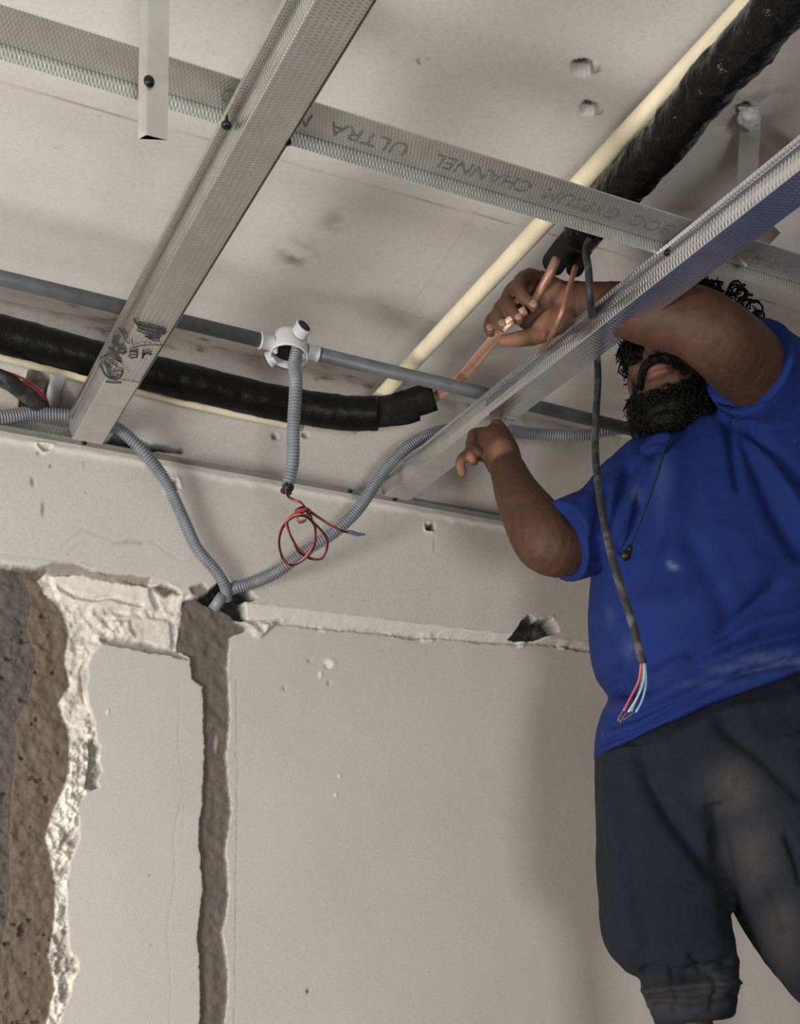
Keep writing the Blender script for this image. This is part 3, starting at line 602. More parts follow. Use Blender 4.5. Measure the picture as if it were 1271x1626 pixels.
fo = corrugated('flexible_conduit', [Py(362, 938, yw+.02), Py(375, 933, yw+.004), Py(400, 926, yw-.01), Py(440, 908, yw-.05), Py(490, 872, yw-.09), Py(530, 846, yw-.11), Py(566, 812, yw-.12), Py(590, 778, yw-.12), Py(615, 742, yw-.12), Py(650, 708, yw-.125), Py(690, 688, yw-.13), Py(740, 679, yw-.14), Py(790, 680, yw-.16), Py(850, 689, yw-.19), Py(920, 692, yw-.22), Py(970, 683, yw-.25), Py(1050, 672, yw-.27)], .0118, .0052, M['flex'])
tag(fo, 'long ribbed grey flexible conduit sweeping right from the wall hole up behind the bright channel', 'flexible conduit')
# cut plastic stub at the hole
b = MB(); c_ = Py(350, 955, WALL_Y-.001); b.add(*tube_geo(np.array([c_+np.array([-.012, .01, -.016]), c_+np.array([.004, -.004, .012])]), .011, 18)); tag(b.obj('conduit_stub', M['flex']), 'cut grey conduit stub at the wall hole where both flexible conduits meet', 'conduit stub')
# cream pipes
cz = lambda y: 1.15-.08*(y-1.2)/1.2
def onslope_z(px, py):
    z = 1.1
    for _ in range(8): p = Pz(px, py, z); z = cz(p[1])
    return p
P0, P1 = onslope_z(1260, -70), onslope_z(560, 678); 
b = MB(); b.add(*tube_geo(np.linspace(P0+(P0-P1)*.4, P1, 30), .0140, 24)); tag(b.obj('cream_pipe', M['cream']), 'long straight cream plastic pipe slanting across under the ceiling beside the black bundle', 'pipe')
tube('cream_pipe', [Py(-120, 530, 2.375), Py(0, 561, 2.375), Py(120, 592, 2.375), Py(300, 636, 2.375), Py(420, 662, 2.38), Py(480, 674, 2.385)], .0125, M['cream'], step=.03, seg=20)
tag(bpy.data.objects['cream_pipe.001'], 'cream pipe mostly hidden behind the left black insulated pipe', 'pipe')
st = root('pipe_elbow', tuple(Py(100, 600, WALL_Y-.05)), 'grey plastic pipe bend coming out of the rough wall hole at left', 'pipe')
tube('pipe_bend', [Py(84, 640, WALL_Y+.06), Py(86, 622, WALL_Y+.0), Py(94, 602, WALL_Y-.05), Py(106, 580, WALL_Y-.06), Py(120, 560, WALL_Y-.06)], .0125, M['boxpvc'], step=.006, seg=20, parent=st)
# hose and thin red wires in the hole
tube('black_hose', [Py(-110, 560, 2.28), Py(0, 600, 2.30), Py(30, 618, 2.33), Py(58, 642, 2.40), Py(78, 662, 2.49)], .0145, M['cable'], step=.008); tag(bpy.data.objects['black_hose'], 'black rubber hose curving into the rough wall hole at left', 'hose')
for i, (o1, o2) in enumerate(((0, 0), (8, 5))):
    tube('thin_wire', [Py(-90, 570+o1, 2.27), Py(0, 588+o1, 2.29), Py(45, 606+o2, 2.34), Py(70, 628+o2, 2.39), Py(80, 655, 2.50)], .0022, M['redwire'], step=.008, seg=8)
tag(bpy.data.objects['thin_wire'], 'thin dark red wire above the hose at the wall hole, upper of two', 'wire', 'thin red wires at the wall hole'); tag(bpy.data.objects['thin_wire.001'], 'thin dark red wire above the hose at the wall hole, lower of two', 'wire', 'thin red wires at the wall hole')

def wrapped(name, P, r, mtl, parent, amp=.0018, seg=28, step=.006, flat=None, sc=60, cap=True):
    C, s = spline(P, step); V, F, U = tube_geo(C, r, seg, cap, flat); cc = np.repeat(C, seg, 0); d = V-cc; n = d/np.linalg.norm(d, axis=1)[:, None]
    V = V+n*(amp*fbm(V, sc, 4, 7))[:, None]; b = MB(); b.add(V, F, U); return b.obj(name, mtl, parent)
# left insulated line set
li = root('insulated_pipe_set', tuple(Py(300, 610, 2.30)), 'thick black insulated pipe along the wall with bare copper tubes from its cut end', 'insulated pipe', 'insulated pipe sets')
yb = 2.30
path = [Py(-160, 487, yb), Py(0, 530, yb), Py(100, 556, yb), Py(200, 583, yb), Py(300, 607, yb), Py(400, 631, yb), Py(480, 647, yb-.01), Py(550, 656, yb-.03), Py(600, 656, yb-.05)]
wrapped('wrapped_sleeve', path, .031, M['tape2'], li, .0022, flat=1.0)
wrapped('foam_sleeve', [Py(590, 655, yb-.045), Py(620, 650, yb-.06), Py(650, 642, yb-.075), Py(688, 629, yb-.10)], .0265, M['foam'], li, .0018)
wrapped('foam_sleeve', [Py(560, 662, yb-.04), Py(600, 664, yb-.055), Py(640, 660, yb-.07), Py(664, 654, yb-.08)], .0165, M['foam'], li, .0015)
b = MB(); e1 = Py(688, 629, yb-.10); tv = e1-Py(650, 642, yb-.075); b.add(*ring_lathe([(.026, -.002), (.0265, .002), (.015, .0015), (.0135, -.01)], e1, tv, 28)); b.obj('foam_rim', M['foam'], li)
tube('copper_tube', [Py(672, 640, yb-.09), Py(690, 629, yb-.10), Py(730, 599, 2.12), Py(755, 570, 1.99), Py(776, 546, 1.86), Py(796, 522, 1.715), Py(812, 508, 1.69), Py(835, 492, 1.675)], .0068, M['copper'], parent=li)
tube('copper_tube', [Py(672, 642, yb-.09), Py(692, 636, yb-.10), Py(735, 604, 2.11), Py(762, 575, 1.98), Py(785, 546, 1.83), Py(801, 524, 1.70), Py(816, 512, 1.68)], .0040, M['copper'], parent=li)
tube('copper_tube', [Py(500, 655, yb+.03), Py(520, 668, yb+.035), Py(529, 682, yb+.03), Py(533, 676, yb+.02)], .0022, M['copper'], parent=li, step=.003)
# right insulated bundle
zb_ = 1.085
ri = root('insulated_pipe_set', tuple(Pz(1060, 235, zb_)), 'thick black plastic-wrapped pipe bundle from the upper right corner ending above the raised hand', 'insulated pipe', 'insulated pipe sets')
wrapped('wrapped_sleeve', [Pz(1330, -100, zb_), Pz(1215, 40, zb_), Pz(1130, 132, zb_), Pz(1065, 212, zb_), Pz(1010, 275, zb_), Pz(950, 338, zb_), Pz(925, 368, zb_)], .0315, M['tape'], ri, .005, sc=42)
wrapped('tape_flap', [Pz(1232, 60, zb_-.01), Pz(1222, 80, zb_-.012), Pz(1205, 92, zb_-.012)], .011, M['tape'], ri, .004, sc=90)
wrapped('foam_sleeve', [Pz(950, 338, zb_), Pz(918, 372, zb_), Pz(895, 398, zb_-.006), Pz(879, 419, zb_-.010)], .0185, M['foam'], ri, .0014)
wrapped('foam_sleeve', [Pz(960, 340, zb_), Pz(940, 375, zb_), Pz(925, 400, zb_), Pz(913, 428, zb_-.004)], .0135, M['foam'], ri, .0014)
tube('copper_tube', [Py(884, 412, 1.655), Py(874, 434, 1.66), Py(864, 452, 1.675), Py(854, 470, 1.685), Py(842, 486, 1.69)], .0072, M['copper_old'], parent=ri)
tube('copper_tube', [Py(914, 424, 1.63), Py(905, 455, 1.61), Py(893, 495, 1.60), Py(880, 526, 1.64), Py(862, 552, 1.76), Py(846, 572, 1.86)], .0042, M['copper_old'], parent=ri)
# power cable
cb = root('power_cable', tuple(Py(1000, 980, 1.46)), 'dusty black multi-core cable hanging in front of the worker with stripped coloured ends', 'cable')
tube('cable_sheath', [Pz(955, 350, zb_-.005), Py(932, 392, 1.60), Py(935, 430, 1.575), Py(938, 475, 1.575), Py(941, 505, 1.66), Py(947, 548, 1.775), Py(950, 600, 1.77), Py(947, 660, 1.72), Py(946, 720, 1.66), Py(953, 790, 1.58), Py(966, 860, 1.52), Py(985, 930, 1.48), Py(1003, 985, 1.45), Py(1021, 1054, 1.43)], .0056, M['cable'], parent=cb)
for nme, mt_, q in (('stripped_core', 'wire_red', [(1019, 1050), (1015, 1080), (1003, 1105), (990, 1130)]), ('stripped_core', 'wire_white', [(1022, 1050), (1022, 1080), (1012, 1108), (998, 1131)]), ('stripped_core', 'wire_green', [(1020, 1050), (1019, 1085), (1011, 1110), (1003, 1130)]), ('stripped_core', 'wire_blue', [(1024, 1050), (1026, 1085), (1020, 1112), (1010, 1131)])):
    C = [Py(a, c, 1.43-.002*i) for i, (a, c) in enumerate(q)]; tube(nme, C, .0017, M[mt_], parent=cb, seg=8, step=.006)
for q in ([(990, 1129), (984, 1138), (982, 1145)], [(998, 1131), (990, 1138), (985, 1147)], [(1008, 1131), (998, 1138), (990, 1143)]): tube('bare_strand', [Py(a, c, 1.423) for a, c in q], .0010, M['copper_old'], parent=cb, seg=6, step=.003)
# looped red and black wires under the hanging conduit
wk = root('looped_wires', tuple(Py(456, 776, 2.04)), 'knotted loop of red and black wires dangling below the hanging flexible conduit, blue-taped tip', 'wires')
sw = lambda q, dy=0: Py(420+q[0]/7.06, 740+q[1]/7.06, 2.03+dy)
LOOP = [(250, 240), (255, 330), (330, 380), (400, 410), (450, 460), (500, 505), (530, 600), (570, 700), (560, 850), (500, 970), (400, 1070), (310, 1110), (240, 1080), (190, 990), (165, 870), (180, 740), (230, 640), (310, 570), (400, 545), (480, 560), (560, 640), (650, 740), (695, 840), (690, 950), (640, 1040), (560, 1045), (480, 1010), (390, 940), (320, 830), (260, 700), (250, 620), (330, 545), (370, 500), (430, 470), (490, 490), (560, 540), (680, 620), (800, 690), (880, 730), (950, 745)]
dy = lambda i: .012*math.sin(i*1.3)
tube('red_wire', [sw(q, dy(i)) for i, q in enumerate(LOOP)], .0023, M['redwire'], parent=wk, seg=8, step=.004)
LOOP2 = [(a+13*math.sin(i*.9), c+14*math.cos(i*.7)) for i, (a, c) in enumerate(LOOP)]
tube('black_wire', [sw(q, dy(i)-.0025) for i, q in enumerate(LOOP2)], .0016, M['blackwire'], parent=wk, seg=8, step=.004)
tube('red_wire', [sw(q, -.006) for q in [(330, 560), (350, 510), (400, 470), (470, 480), (440, 500), (380, 520), (360, 580), (400, 620), (470, 600)]], .0018, M['redwire'], parent=wk, seg=8, step=.003)
tube('black_wire', [sw(q, -.004) for q in [(500, 480), (480, 520), (530, 600), (520, 560), (480, 500), (380, 545), (365, 590), (400, 630), (460, 610)]], .0022, M['blackwire'], parent=wk, seg=8, step=.003)
b = MB(); P = spline([sw((930, 742)), sw((960, 740)), sw((1040, 765)), sw((1125, 766))], .004)[0]; b.add(*tube_geo(P, np.interp(np.linspace(0, 1, len(P)), [0, .2, .5, 1], [.0028, .0036, .0036, .0015]), 10)[:2]); b.obj('tape_tip', M['bluetape'], wk)
b = MB()
for q, r_ in (((250, 235), .007), ((215, 270), .005), ((270, 290), .006), ((290, 240), .006)): b.add(*ellipsoid(sw(q, .01), np.eye(3)*r_))
remesh(b, 'tape_wad', M['boxin'], .0012, 1, wk, deform=lambda c, n: c+n*(.003*fbm(c, 250, 3, 5))[:, None])

# ================================================================== the worker
HIDE = []
def J(px, py, d): return Pd(px, py, d)
def unit(v): return v/np.linalg.norm(v)
VIEW = unit(np.array([FW[0], FW[1], 0])); RIGHT = unit(np.array([RI[0], RI[1], 0])); ZUP = np.array([0, 0, 1.])
# head frame
HC = J(1074, 577, 2.13)
hf = unit(-VIEW*.84-RIGHT*.54+ZUP*.10); hr_ = unit(np.cross(ZUP, hf)); hr_ = unit(hr_); hu = np.cross(hf, hr_)
# hr_ points to his left seen from the front
tl = math.radians(7); hr_, hu = unit(hr_*math.cos(tl)+hu*math.sin(tl)), unit(hu*math.cos(tl)-hr_*math.sin(tl))
def H(r, f, u): return HC+hr_*r+hf*f+hu*u
def hell(mb, c, rad, seg=20, ring=12): mb.add(*ellipsoid(H(*c), [hr_*rad[0], hf*rad[1], hu*rad[2]], seg, ring))
body = MB()
hell(body, (0, -.012, .025), (.076, .093, .092), 28, 18)       # cranium
hell(body, (0, .022, -.045), (.060, .068, .072), 24, 14)       # face
hell(body, (0, .045, -.092), (.036, .040, .028))               # chin
hell(body, (0, .078, .020), (.050, .014, .014))                # brow
hell(body, (-.036, .062, -.030), (.024, .022, .020)); hell(body, (.036, .062, -.030), (.024, .022, .020))   # cheeks
limb(body, [(H(0, .086, .012), .008), (H(0, .098, -.012), .010), (H(0, .110, -.030), .0135)], 12, .004)          # nose
hell(body, (-.014, .098, -.034), (.009, .011, .008)); hell(body, (.014, .098, -.034), (.009, .011, .008))
hell(body, (0, .090, -.057), (.023, .011, .005)); hell(body, (0, .088, -.067), (.020, .011, .006))           # lips
hell(body, (0, .082, -.061), (.026, .013, .013))
for s in (-1, 1): hell(body, (s*.030, .074, .002), (.013, .012, .010))                                      # eyelids
for s in (-1, 1): hell(body, (s*.078, -.008, -.005), (.009, .020, .032))                                    # ears
NECK = J(1112, 668, 2.15)
limb(body, [(H(0, -.02, -.05), .058), (NECK, .060), (J(1128, 740, 2.16), .075)])
# torso core (hidden by the shirt)
limb(body, [(J(1125, 760, 2.17), .11), (J(1135, 900, 2.16), .13), (J(1140, 1050, 2.15), .13), (J(1145, 1180, 2.15), .13)], 20, .02)
limb(body, [(J(1010, 800, 2.17), .060), (J(1130, 770, 2.17), .085), (J(1235, 665, 2.15), .062)], 18, .02)
# left arm (raised, across the face)
SHL, ELL, WRL = J(1240, 655, 2.12), J(1146, 548, 1.90), J(915, 478, 1.955)
limb(body, [(SHL, .056), (J(1212, 606, 2.03), .055), (J(1176, 568, 1.95), .055), (J(1142, 538, 1.895), .052), (J(1098, 511, 1.895), .049), (J(1040, 500, 1.91), .0445), (J(975, 489, 1.935), .036), (J(935, 482, 1.95), .030), (WRL, .0275)])
# left hand: palm and curled fingers
def PH(px, py, dy=0): return J(px, py, 1.955+dy)
limb(body, [(WRL, .0275), (PH(896, 480), .029), (PH(878, 482, .004), .030)], 16, .005)
for a, bq, r1, r2 in (((880, 466), (860, 446), .021, .014), ((878, 480), (850, 466), .023, .015), ((876, 494), (842, 486), .023, .015), ((884, 508), (836, 508), .022, .014)):
    limb(body, [(PH(*a, .004), r1), (PH((a[0]+bq[0])/2, (a[1]+bq[1])/2, .008), (r1+r2)/2+.001), (PH(*bq, .010), r2)], 14, .005)
limb(body, [(PH(896, 500, -.006), .020), (PH(876, 512, -.014), .0205), (PH(862, 520, -.014), .017)], 14, .005)     # thenar pad
limb(body, [(PH(886, 464, -.012), .018), (PH(868, 474, -.016), .016)], 14, .005)                                 # heel pad
fing = [
 [((860, 446, .010), .0105), ((841, 438, -.004), .0108), ((824, 450, -.026), .0100), ((830, 470, -.044), .0092), ((848, 487, -.046), .0082)],   # little
 [((850, 466, .010), .0110), ((826, 452, -.002), .0110), ((806, 472, -.022), .0102), ((812, 492, -.040), .0095), ((825, 508, -.046), .0084)],   # ring
 [((842, 486, .010), .0110), ((814, 474, .000), .0108), ((793, 491, -.016), .0100), ((792, 506, -.030), .0092), ((799, 519, -.036), .0082)],    # middle
 [((836, 506, .008), .0105), ((804, 494, .004), .0102), ((784, 505, -.006), .0095), ((777, 516, -.018), .0088), ((779, 527, -.024), .0078)]]    # index
for fch in fing: limb(body, [(PH(*p), r) for p, r in fch], 14, .004)
limb(body, [(PH(880, 516, -.010), .017), (PH(852, 532, -.014), .0140), (PH(825, 538, -.014), .0115), (PH(800, 541, -.012), .0088)], 14, .004)    # thumb
# right arm (image left)
SHR, ELR, WRR = J(985, 815, 2.13), J(884, 876, 2.055), J(806, 745, 2.22)
limb(body, [(SHR, .052), (J(935, 850, 2.11), .043), (J(898, 871, 2.068), .044), (J(868, 860, 2.058), .049), (J(845, 825, 2.09), .046), (J(822, 785, 2.14), .037), (WRR, .030)])
def PR(px, py, dd=0): return J(px, py, 2.245+dd)
limb(body, [(WRR, .029), (PR(796, 722), .033), (PR(786, 704, .01), .032)], 16, .005)
limb(body, [(PR(800, 728, -.012), .020), (PR(795, 712, -.018), .016)], 14, .005)
for fch in ([((784, 722, .0), .014), ((760, 722, -.006), .0112), ((740, 724, -.010), .0100), ((731, 736, -.012), .0092), ((734, 750, -.008), .0082)],
            [((784, 712, .004), .014), ((762, 712, .0), .0112), ((748, 714, -.006), .0100), ((746, 724, -.014), .0092), ((753, 732, -.016), .0082)],
            [((780, 702, .010), .014), ((760, 700, .006), .0112), ((748, 704, .0), .0100), ((752, 714, -.010), .009), ((762, 720, -.012), .008)],
            [((782, 692, .012), .013), ((764, 688, .010), .0105), ((752, 690, .004), .0098), ((750, 700, -.004), .0085)],
            [((802, 706, -.01), .014), ((800, 688, -.004), .0115), ((788, 672, .004), .0095)]):
    limb(body, [(PR(*p), r) for p, r in fch], 14, .004)
# legs
HPR, KNR, ANR = J(1060, 1240, 2.14), J(1085, 1545, 2.05), J(1118, 1960, 2.12)
HPL, KNL, ANL = J(1190, 1230, 2.14), J(1335, 1560, 2.04), J(1335, 1960, 2.12)
for hp_, kn, an in ((HPR, KNR, ANR), (HPL, KNL, ANL)):
    limb(body, [(hp_, .085), ((hp_+kn)/2, .078), (kn+VIEW*.01, .038), (kn*.7+an*.3, .046), (kn*.3+an*.7, .042), (an, .036), (an+np.array([0, 0, -.045]), .038)], 18, .02)
SKIN, PALM, LIP = L3(77, 52, 40), L3(146, 105, 85), L3(118, 76, 68)
pads = [(PH(870, 478, -.03), .038), (PH(868, 515, -.03), .028), (PH(810, 540, -.02), .026), (PR(797, 716, -.03), .022), (PR(734, 745, -.02), .018), (PR(750, 726, -.02), .010)]
tips = [PH(*f_[-1][0]) for f_ in fing]
def skincol(c, n):
    C = np.ones((len(c), 3))*SKIN; k = np.zeros(len(c))
    for p, r in pads: k = np.maximum(k, np.exp(-(np.linalg.norm(c-p, axis=1)/r)**4))
    C = C*(1-k[:, None]*.75)+PALM*k[:, None]*.75
    for f_ in fing:
        for q in f_[2:]:
            d = np.linalg.norm(c-PH(*q[0]), axis=1); kk = np.exp(-(d/.013)**4)*.35; C = C*(1-kk[:, None])+L3(104, 76, 63)*kk[:, None]
    l = np.exp(-(np.linalg.norm((c-H(0, .098, -.066))@np.stack([hr_/.021, hf/.018, hu/.0095], 1), axis=1))**4); C = C*(1-l[:, None]*.8)+LIP*l[:, None]*.8
    g = fbm(c, 60, 3, 8); return C*(1+.12*g)[:, None]
def flex(c, n): return c+n*(.0008*fbm(c, 120, 3, 3))[:, None]
person = remesh(body, 'person', M['skin'], .0026, 3, None, flex, skincol)
tag(person, 'bearded worker in blue shirt and dusty dark trousers reaching up with both arms', 'person')
ORG = Vector((0, 0, 0))
# nails
for f_, tx in zip(fing, ((3, -8), (-3, -9), (-2, -9), (0, -9))):
    tip = PH(*f_[-1][0]); prev = PH(*f_[-2][0]); t = unit(tip-prev); nv = unit(-VIEW-t*(-VIEW@t)); sd = np.cross(t, nv)
    b = MB(); b.add(*ellipsoid(tip-t*.002+nv*.0066, [sd*.0058, t*.0072, nv*.0022])); setparent(b.obj('fingernail', M['nail']), person)
# hair: cap plus curls
def curls(b, centres, r0, n, rad=.004, L=1.0):
    for _ in range(n):
        c, nd = centres(); k = random.uniform(.6, 1.3)*r0; a = unit(np.cross(nd, RNG.normal(size=3))); e = np.cross(nd, a); ph = random.uniform(0, 6.28); tr = random.uniform(2.2, 4.6)
        P = [c+nd*(L*k*.9*t-.004)+k*.55*(math.cos(ph+tr*t)*a+math.sin(ph+tr*t)*e)*min(1, t*2+.3) for t in np.linspace(0, 1.4, 9)]
        b.add(*tube_geo(np.array(P), np.linspace(rad, rad*.35, 9), 5)[:2])
def hair_centre():
    while True:
        v = RNG.normal(size=3); v /= np.linalg.norm(v)
        if v[2] > -.35 and not (v[1] > .52 and v[2] < .42): break
    return H(v[0]*.083, -.018+v[1]*.102, .042+v[2]*.106), unit(hr_*v[0]+hf*v[1]+hu*v[2])
hb = MB(); V, F = ellipsoid(H(0, -.022, .046), [hr_*.083, hf*.098, hu*.100], 40, 26); hb.add(V, F); curls(hb, hair_centre, .016, 1000, .0030)
for q, d_ in (((999, 545), 2.06), ((997, 556), 2.06), ((1003, 565), 2.06), ((1004, 535), 2.07)):
    for k in range(14):
        c = J(q[0]+random.uniform(-6, 8), q[1]+random.uniform(-10, 10), d_+random.uniform(-.02, .03)); a = RNG.normal(size=3); a = unit(a); e = unit(np.cross(a, RNG.normal(size=3))); r_ = random.uniform(.004, .008)
        hb.add(*tube_geo(np.array([c+r_*(math.cos(t)*a+math.sin(t)*e) for t in np.linspace(0, 5.2, 12)]), np.linspace(.0024, .0012, 12), 5)[:2])
for q, rr in (((1178, 466), .011), ((1186, 478), .010), ((1196, 492), .013), ((1200, 505), .011), ((1170, 456), .010)):   # loose curls at the back of the head
    for k in range(5):
        c = J(q[0]+random.uniform(-5, 5), q[1]+random.uniform(-5, 5), 2.13+random.uniform(-.03, .03)); ph = random.uniform(0, 6)
        hb.add(*tube_geo(np.array([c+rr*(math.cos(ph+t)*RIGHT+math.sin(ph+t)*ZUP)+VIEW*.003*t for t in np.linspace(0, 4.6, 14)]), np.linspace(.0022, .0008, 14), 5)[:2])
hr_o = hb.obj('hair', M['hair'], person)
# beard and moustache
bb = MB()
for c, rad in (((0, .052, -.120), (.048, .042, .030)), ((-.047, .024, -.090), (.022, .040, .040)), ((.047, .024, -.090), (.022, .040, .040)), ((-.060, .002, -.042), (.016, .028, .050)), ((.060, .002, -.042), (.016, .028, .050)), ((0, .058, -.136), (.036, .034, .022)), ((0, .012, -.122), (.045, .045, .030))): hell(bb, c, rad)
def beard_centre():
    s = random.uniform(-1, 1); k = random.random()
    c = H(.064*math.sin(s*1.35), .016+.072*math.cos(s*1.35)*(1-.25*k), -.097-.050*k+.046*abs(s)**2)
    return c, unit(hf*.5*math.cos(s)+hr_*math.sin(s)*.6-hu*.55)
curls(bb, beard_centre, .015, 650, .0022)
for s in (-1, 1):
    limb(bb, [(H(s*.003, .102, -.049), .0072), (H(s*.018, .097, -.051), .0080), (H(s*.030, .085, -.058), .0070), (H(s*.036, .075, -.068), .0055)], 10, .004)
    for k in range(160):
        t = random.random(); c = H(s*(.003+.034*t)+random.uniform(-.003, .003), .107-.026*t+random.uniform(-.002, .002), -.046-.022*t*t+random.uniform(-.004, .003)); bb.add(*tube_geo(np.array([c, c-hu*.006+hr_*s*.003+hf*.002, c-hu*.012+hr_*s*.006]), [.0011, .0010, .0004], 5)[:2])
bb.obj('beard', M['hair'], person)
eb = MB()
for s in (-1, 1): limb(eb, [(H(s*.012, .092, .020), .0035), (H(s*.030, .088, .026), .0045), (H(s*.048, .076, .020), .003)], 8, .004)
eb.obj('eyebrows', M['hair'], person)

# ---- clothes
def ringloft(mb, rings, seg=56):
    """ring: (left vec, right vec, half depth, squareness)"""
    P = []
    R = [np.r_[a, b, d] for a, b, d in rings]; C, _ = spline([r for r in R], .012)
    n = len(C)
    for c in C:
        a, b_, d = c[:3], c[3:6], c[6]; m_ = (a+b_)/2; ax = (b_-a)/2; dv = VIEW*d
        for j in range(seg):
            t = 2*math.pi*j/seg; ct, st_ = math.cos(t), math.sin(t); e = 1.0 if d == 0 else .85
            P.append(m_+ax*math.copysign(abs(ct)**e, ct)+dv*math.copysign(abs(st_)**e, st_))
    F = []
    for i in range(n-1):
        for j in range(seg): k = (j+1) % seg; F.append((i*seg+j, i*seg+k, i*seg+seg+k, i*seg+seg+j))
    F += [tuple(range(seg))[::-1], tuple(range((n-1)*seg, n*seg))]
    mb.add(P, F)
def rg(l, r, d, hd): return (J(l[0], l[1], d), J(r[0], r[1], d), hd)
sh = MB()
ringloft(sh, [rg((947, 1206), (1345, 1052), 2.15, .165), rg((948, 1170), (1345, 1020), 2.15, .172), rg((958, 1128), (1345, 985), 2.15, .172), rg((970, 1098), (1346, 955), 2.15, .172), rg((948, 1066), (1350, 920), 2.15, .184),
              rg((937, 1000), (1350, 860), 2.15, .178), rg((938, 930), (1345, 790), 2.155, .168), rg((944, 870), (1335, 720), 2.16, .155), rg((952, 810), (1318, 660), 2.165, .14), rg((972, 760), (1290, 610), 2.17, .115), rg((1000, 728), (1255, 590), 2.175, .09), rg((1038, 706), (1210, 600), 2.18, .062)])
# shoulders and sleeves
limb(sh, [(J(1040, 760, 2.16), .075), (J(1000, 790, 2.14), .072), (J(975, 815, 2.12), .068), (J(950, 838, 2.09), .067)], 24, .012)
def sleeve(mb, C, R, seg=28):
    mb.add(*tube_geo(np.array(C), np.array(R), seg)[:2])
sd = unit(J(884, 868, 2.06)-J(960, 835, 2.10)); s0 = J(955, 838, 2.10); s1 = J(893, 862, 2.062)
sleeve(sh, [s0-sd*.03, s0, (s0+s1)/2, s1, s1, s1-sd*.02, s0-sd*.01], [.066, .068, .067, .0645, .057, .056, .052])
limb(sh, [(J(1150, 730, 2.18), .085), (J(1215, 660, 2.16), .085), (J(1262, 640, 2.12), .088), (J(1290, 690, 2.12), .095)], 24, .012)
u0 = J(1262, 650, 2.12); u1 = J(1188, 580, 1.985); ud = unit(u1-u0)
sleeve(sh, [u0-ud*.02, u0+ud*.05, (u0+u1)/2, u1-ud*.02, u1, u1, u1-ud*.03, u0+ud*.04], [.090, .088, .080, .0745, .0735, .0635, .063, .06])
FOLDS = [  # (pixels, width m, depth m): creases pressed into the cloth; negative depth raises a ridge
 ([(962, 1098), (1040, 1088), (1120, 1050), (1200, 1020), (1330, 990)], .012, .010), ([(975, 1150), (1050, 1120), (1150, 1075), (1271, 1045)], .007, .007), ([(948, 1182), (1020, 1158), (1100, 1110), (1180, 1070), (1340, 1040)], .0045, .006),
 ([(1050, 1080), (1130, 1030), (1200, 990), (1300, 975)], .018, -.010), ([(1100, 1040), (1160, 1000), (1230, 930)], .012, .008), ([(1155, 660), (1165, 720), (1172, 770)], .008, .008), ([(1175, 650), (1200, 720), (1230, 800), (1271, 870)], .018, .013), ([(1150, 640), (1215, 700), (1271, 760)], .010, .008),
 ([(1185, 680), (1240, 770), (1290, 850)], .012, -.010), ([(1000, 745), (985, 800), (975, 860)], .010, .007), ([(1030, 740), (1000, 800), (972, 900)], .012, -.006), ([(1060, 700), (1075, 780), (1070, 870)], .020, -.006),
 ([(1105, 870), (1150, 960), (1160, 1010)], .02, .006), ([(960, 780), (955, 830), (950, 900)], .012, .010), ([(905, 815), (925, 845), (940, 860)], .008, .007), ([(1040, 960), (1110, 960), (1200, 900)], .03, -.008), ([(1120, 640), (1160, 660), (1200, 640)], .009, .006), ([(1000, 1010), (990, 1070), (1010, 1130)], .012, .005)]
def fold_fn(folds, amp, seed):
    def f(c, n):
        pc = proj(c); front = sstep(.0, .35, -(n@VIEW)); disp = amp*fbm(c*np.array([1, 1, .55]), 11, 3, seed)+amp*.35*fbm(c, 34, 3, seed+4)
        if seed == 77: disp = disp+sstep(1510, 1550, pc[:, 1])*sstep(1250, 1200, pc[:, 0])*(.007*fbm(c*np.array([1, 1, 2.2]), 26, 3, 88)); disp = disp-.006*np.abs(fbm(c*np.array([1.4, 1.4, .5]), 9, 2, 89))
        for poly, wd, dp in folds:
            wp = wd/2.1*2034; d = polyd(pc[:, 0], pc[:, 1], poly, False); disp = disp-1.5*front*dp*np.exp(-(d/wp)**2)
        return c+n*disp[:, None]
    return f
def scol(c, n):
    p = proj(c); C = np.ones((len(c), 3))*L3(19, 39, 97); g = fbm(c, 30, 4, 160); g2 = fbm(c, 150, 3, 161); k = np.zeros(len(c))
    for (x, y, rx, ry, a) in [(1235, 1048, 60, 12, .5), (1180, 1062, 50, 10, .3), (1072, 900, 9, 5, .9), (1064, 895, 5, 4, .8), (1010, 785, 10, 14, .25), (1052, 760, 12, 60, .16), (968, 980, 8, 14, .3), (1000, 1030, 10, 20, .2), (960, 1120, 20, 10, .18), (1120, 1085, 60, 8, .16)]:
        k = np.maximum(k, a*np.exp(-(((p[:, 0]-x)/rx)**2+((p[:, 1]-y)/ry)**2)))
    k = np.clip(k*(1+1.2*g+.8*g2), 0, 1)+.35*(g2 > .62)*(g > .1); k = np.clip(k, 0, 1)*.42
    return C*(1-k[:, None])+L3(140, 150, 172)*k[:, None]
shirt = remesh(sh, 'shirt', M['shirt'], .0040, 6, person, fold_fn(FOLDS, .0045, 31), scol)
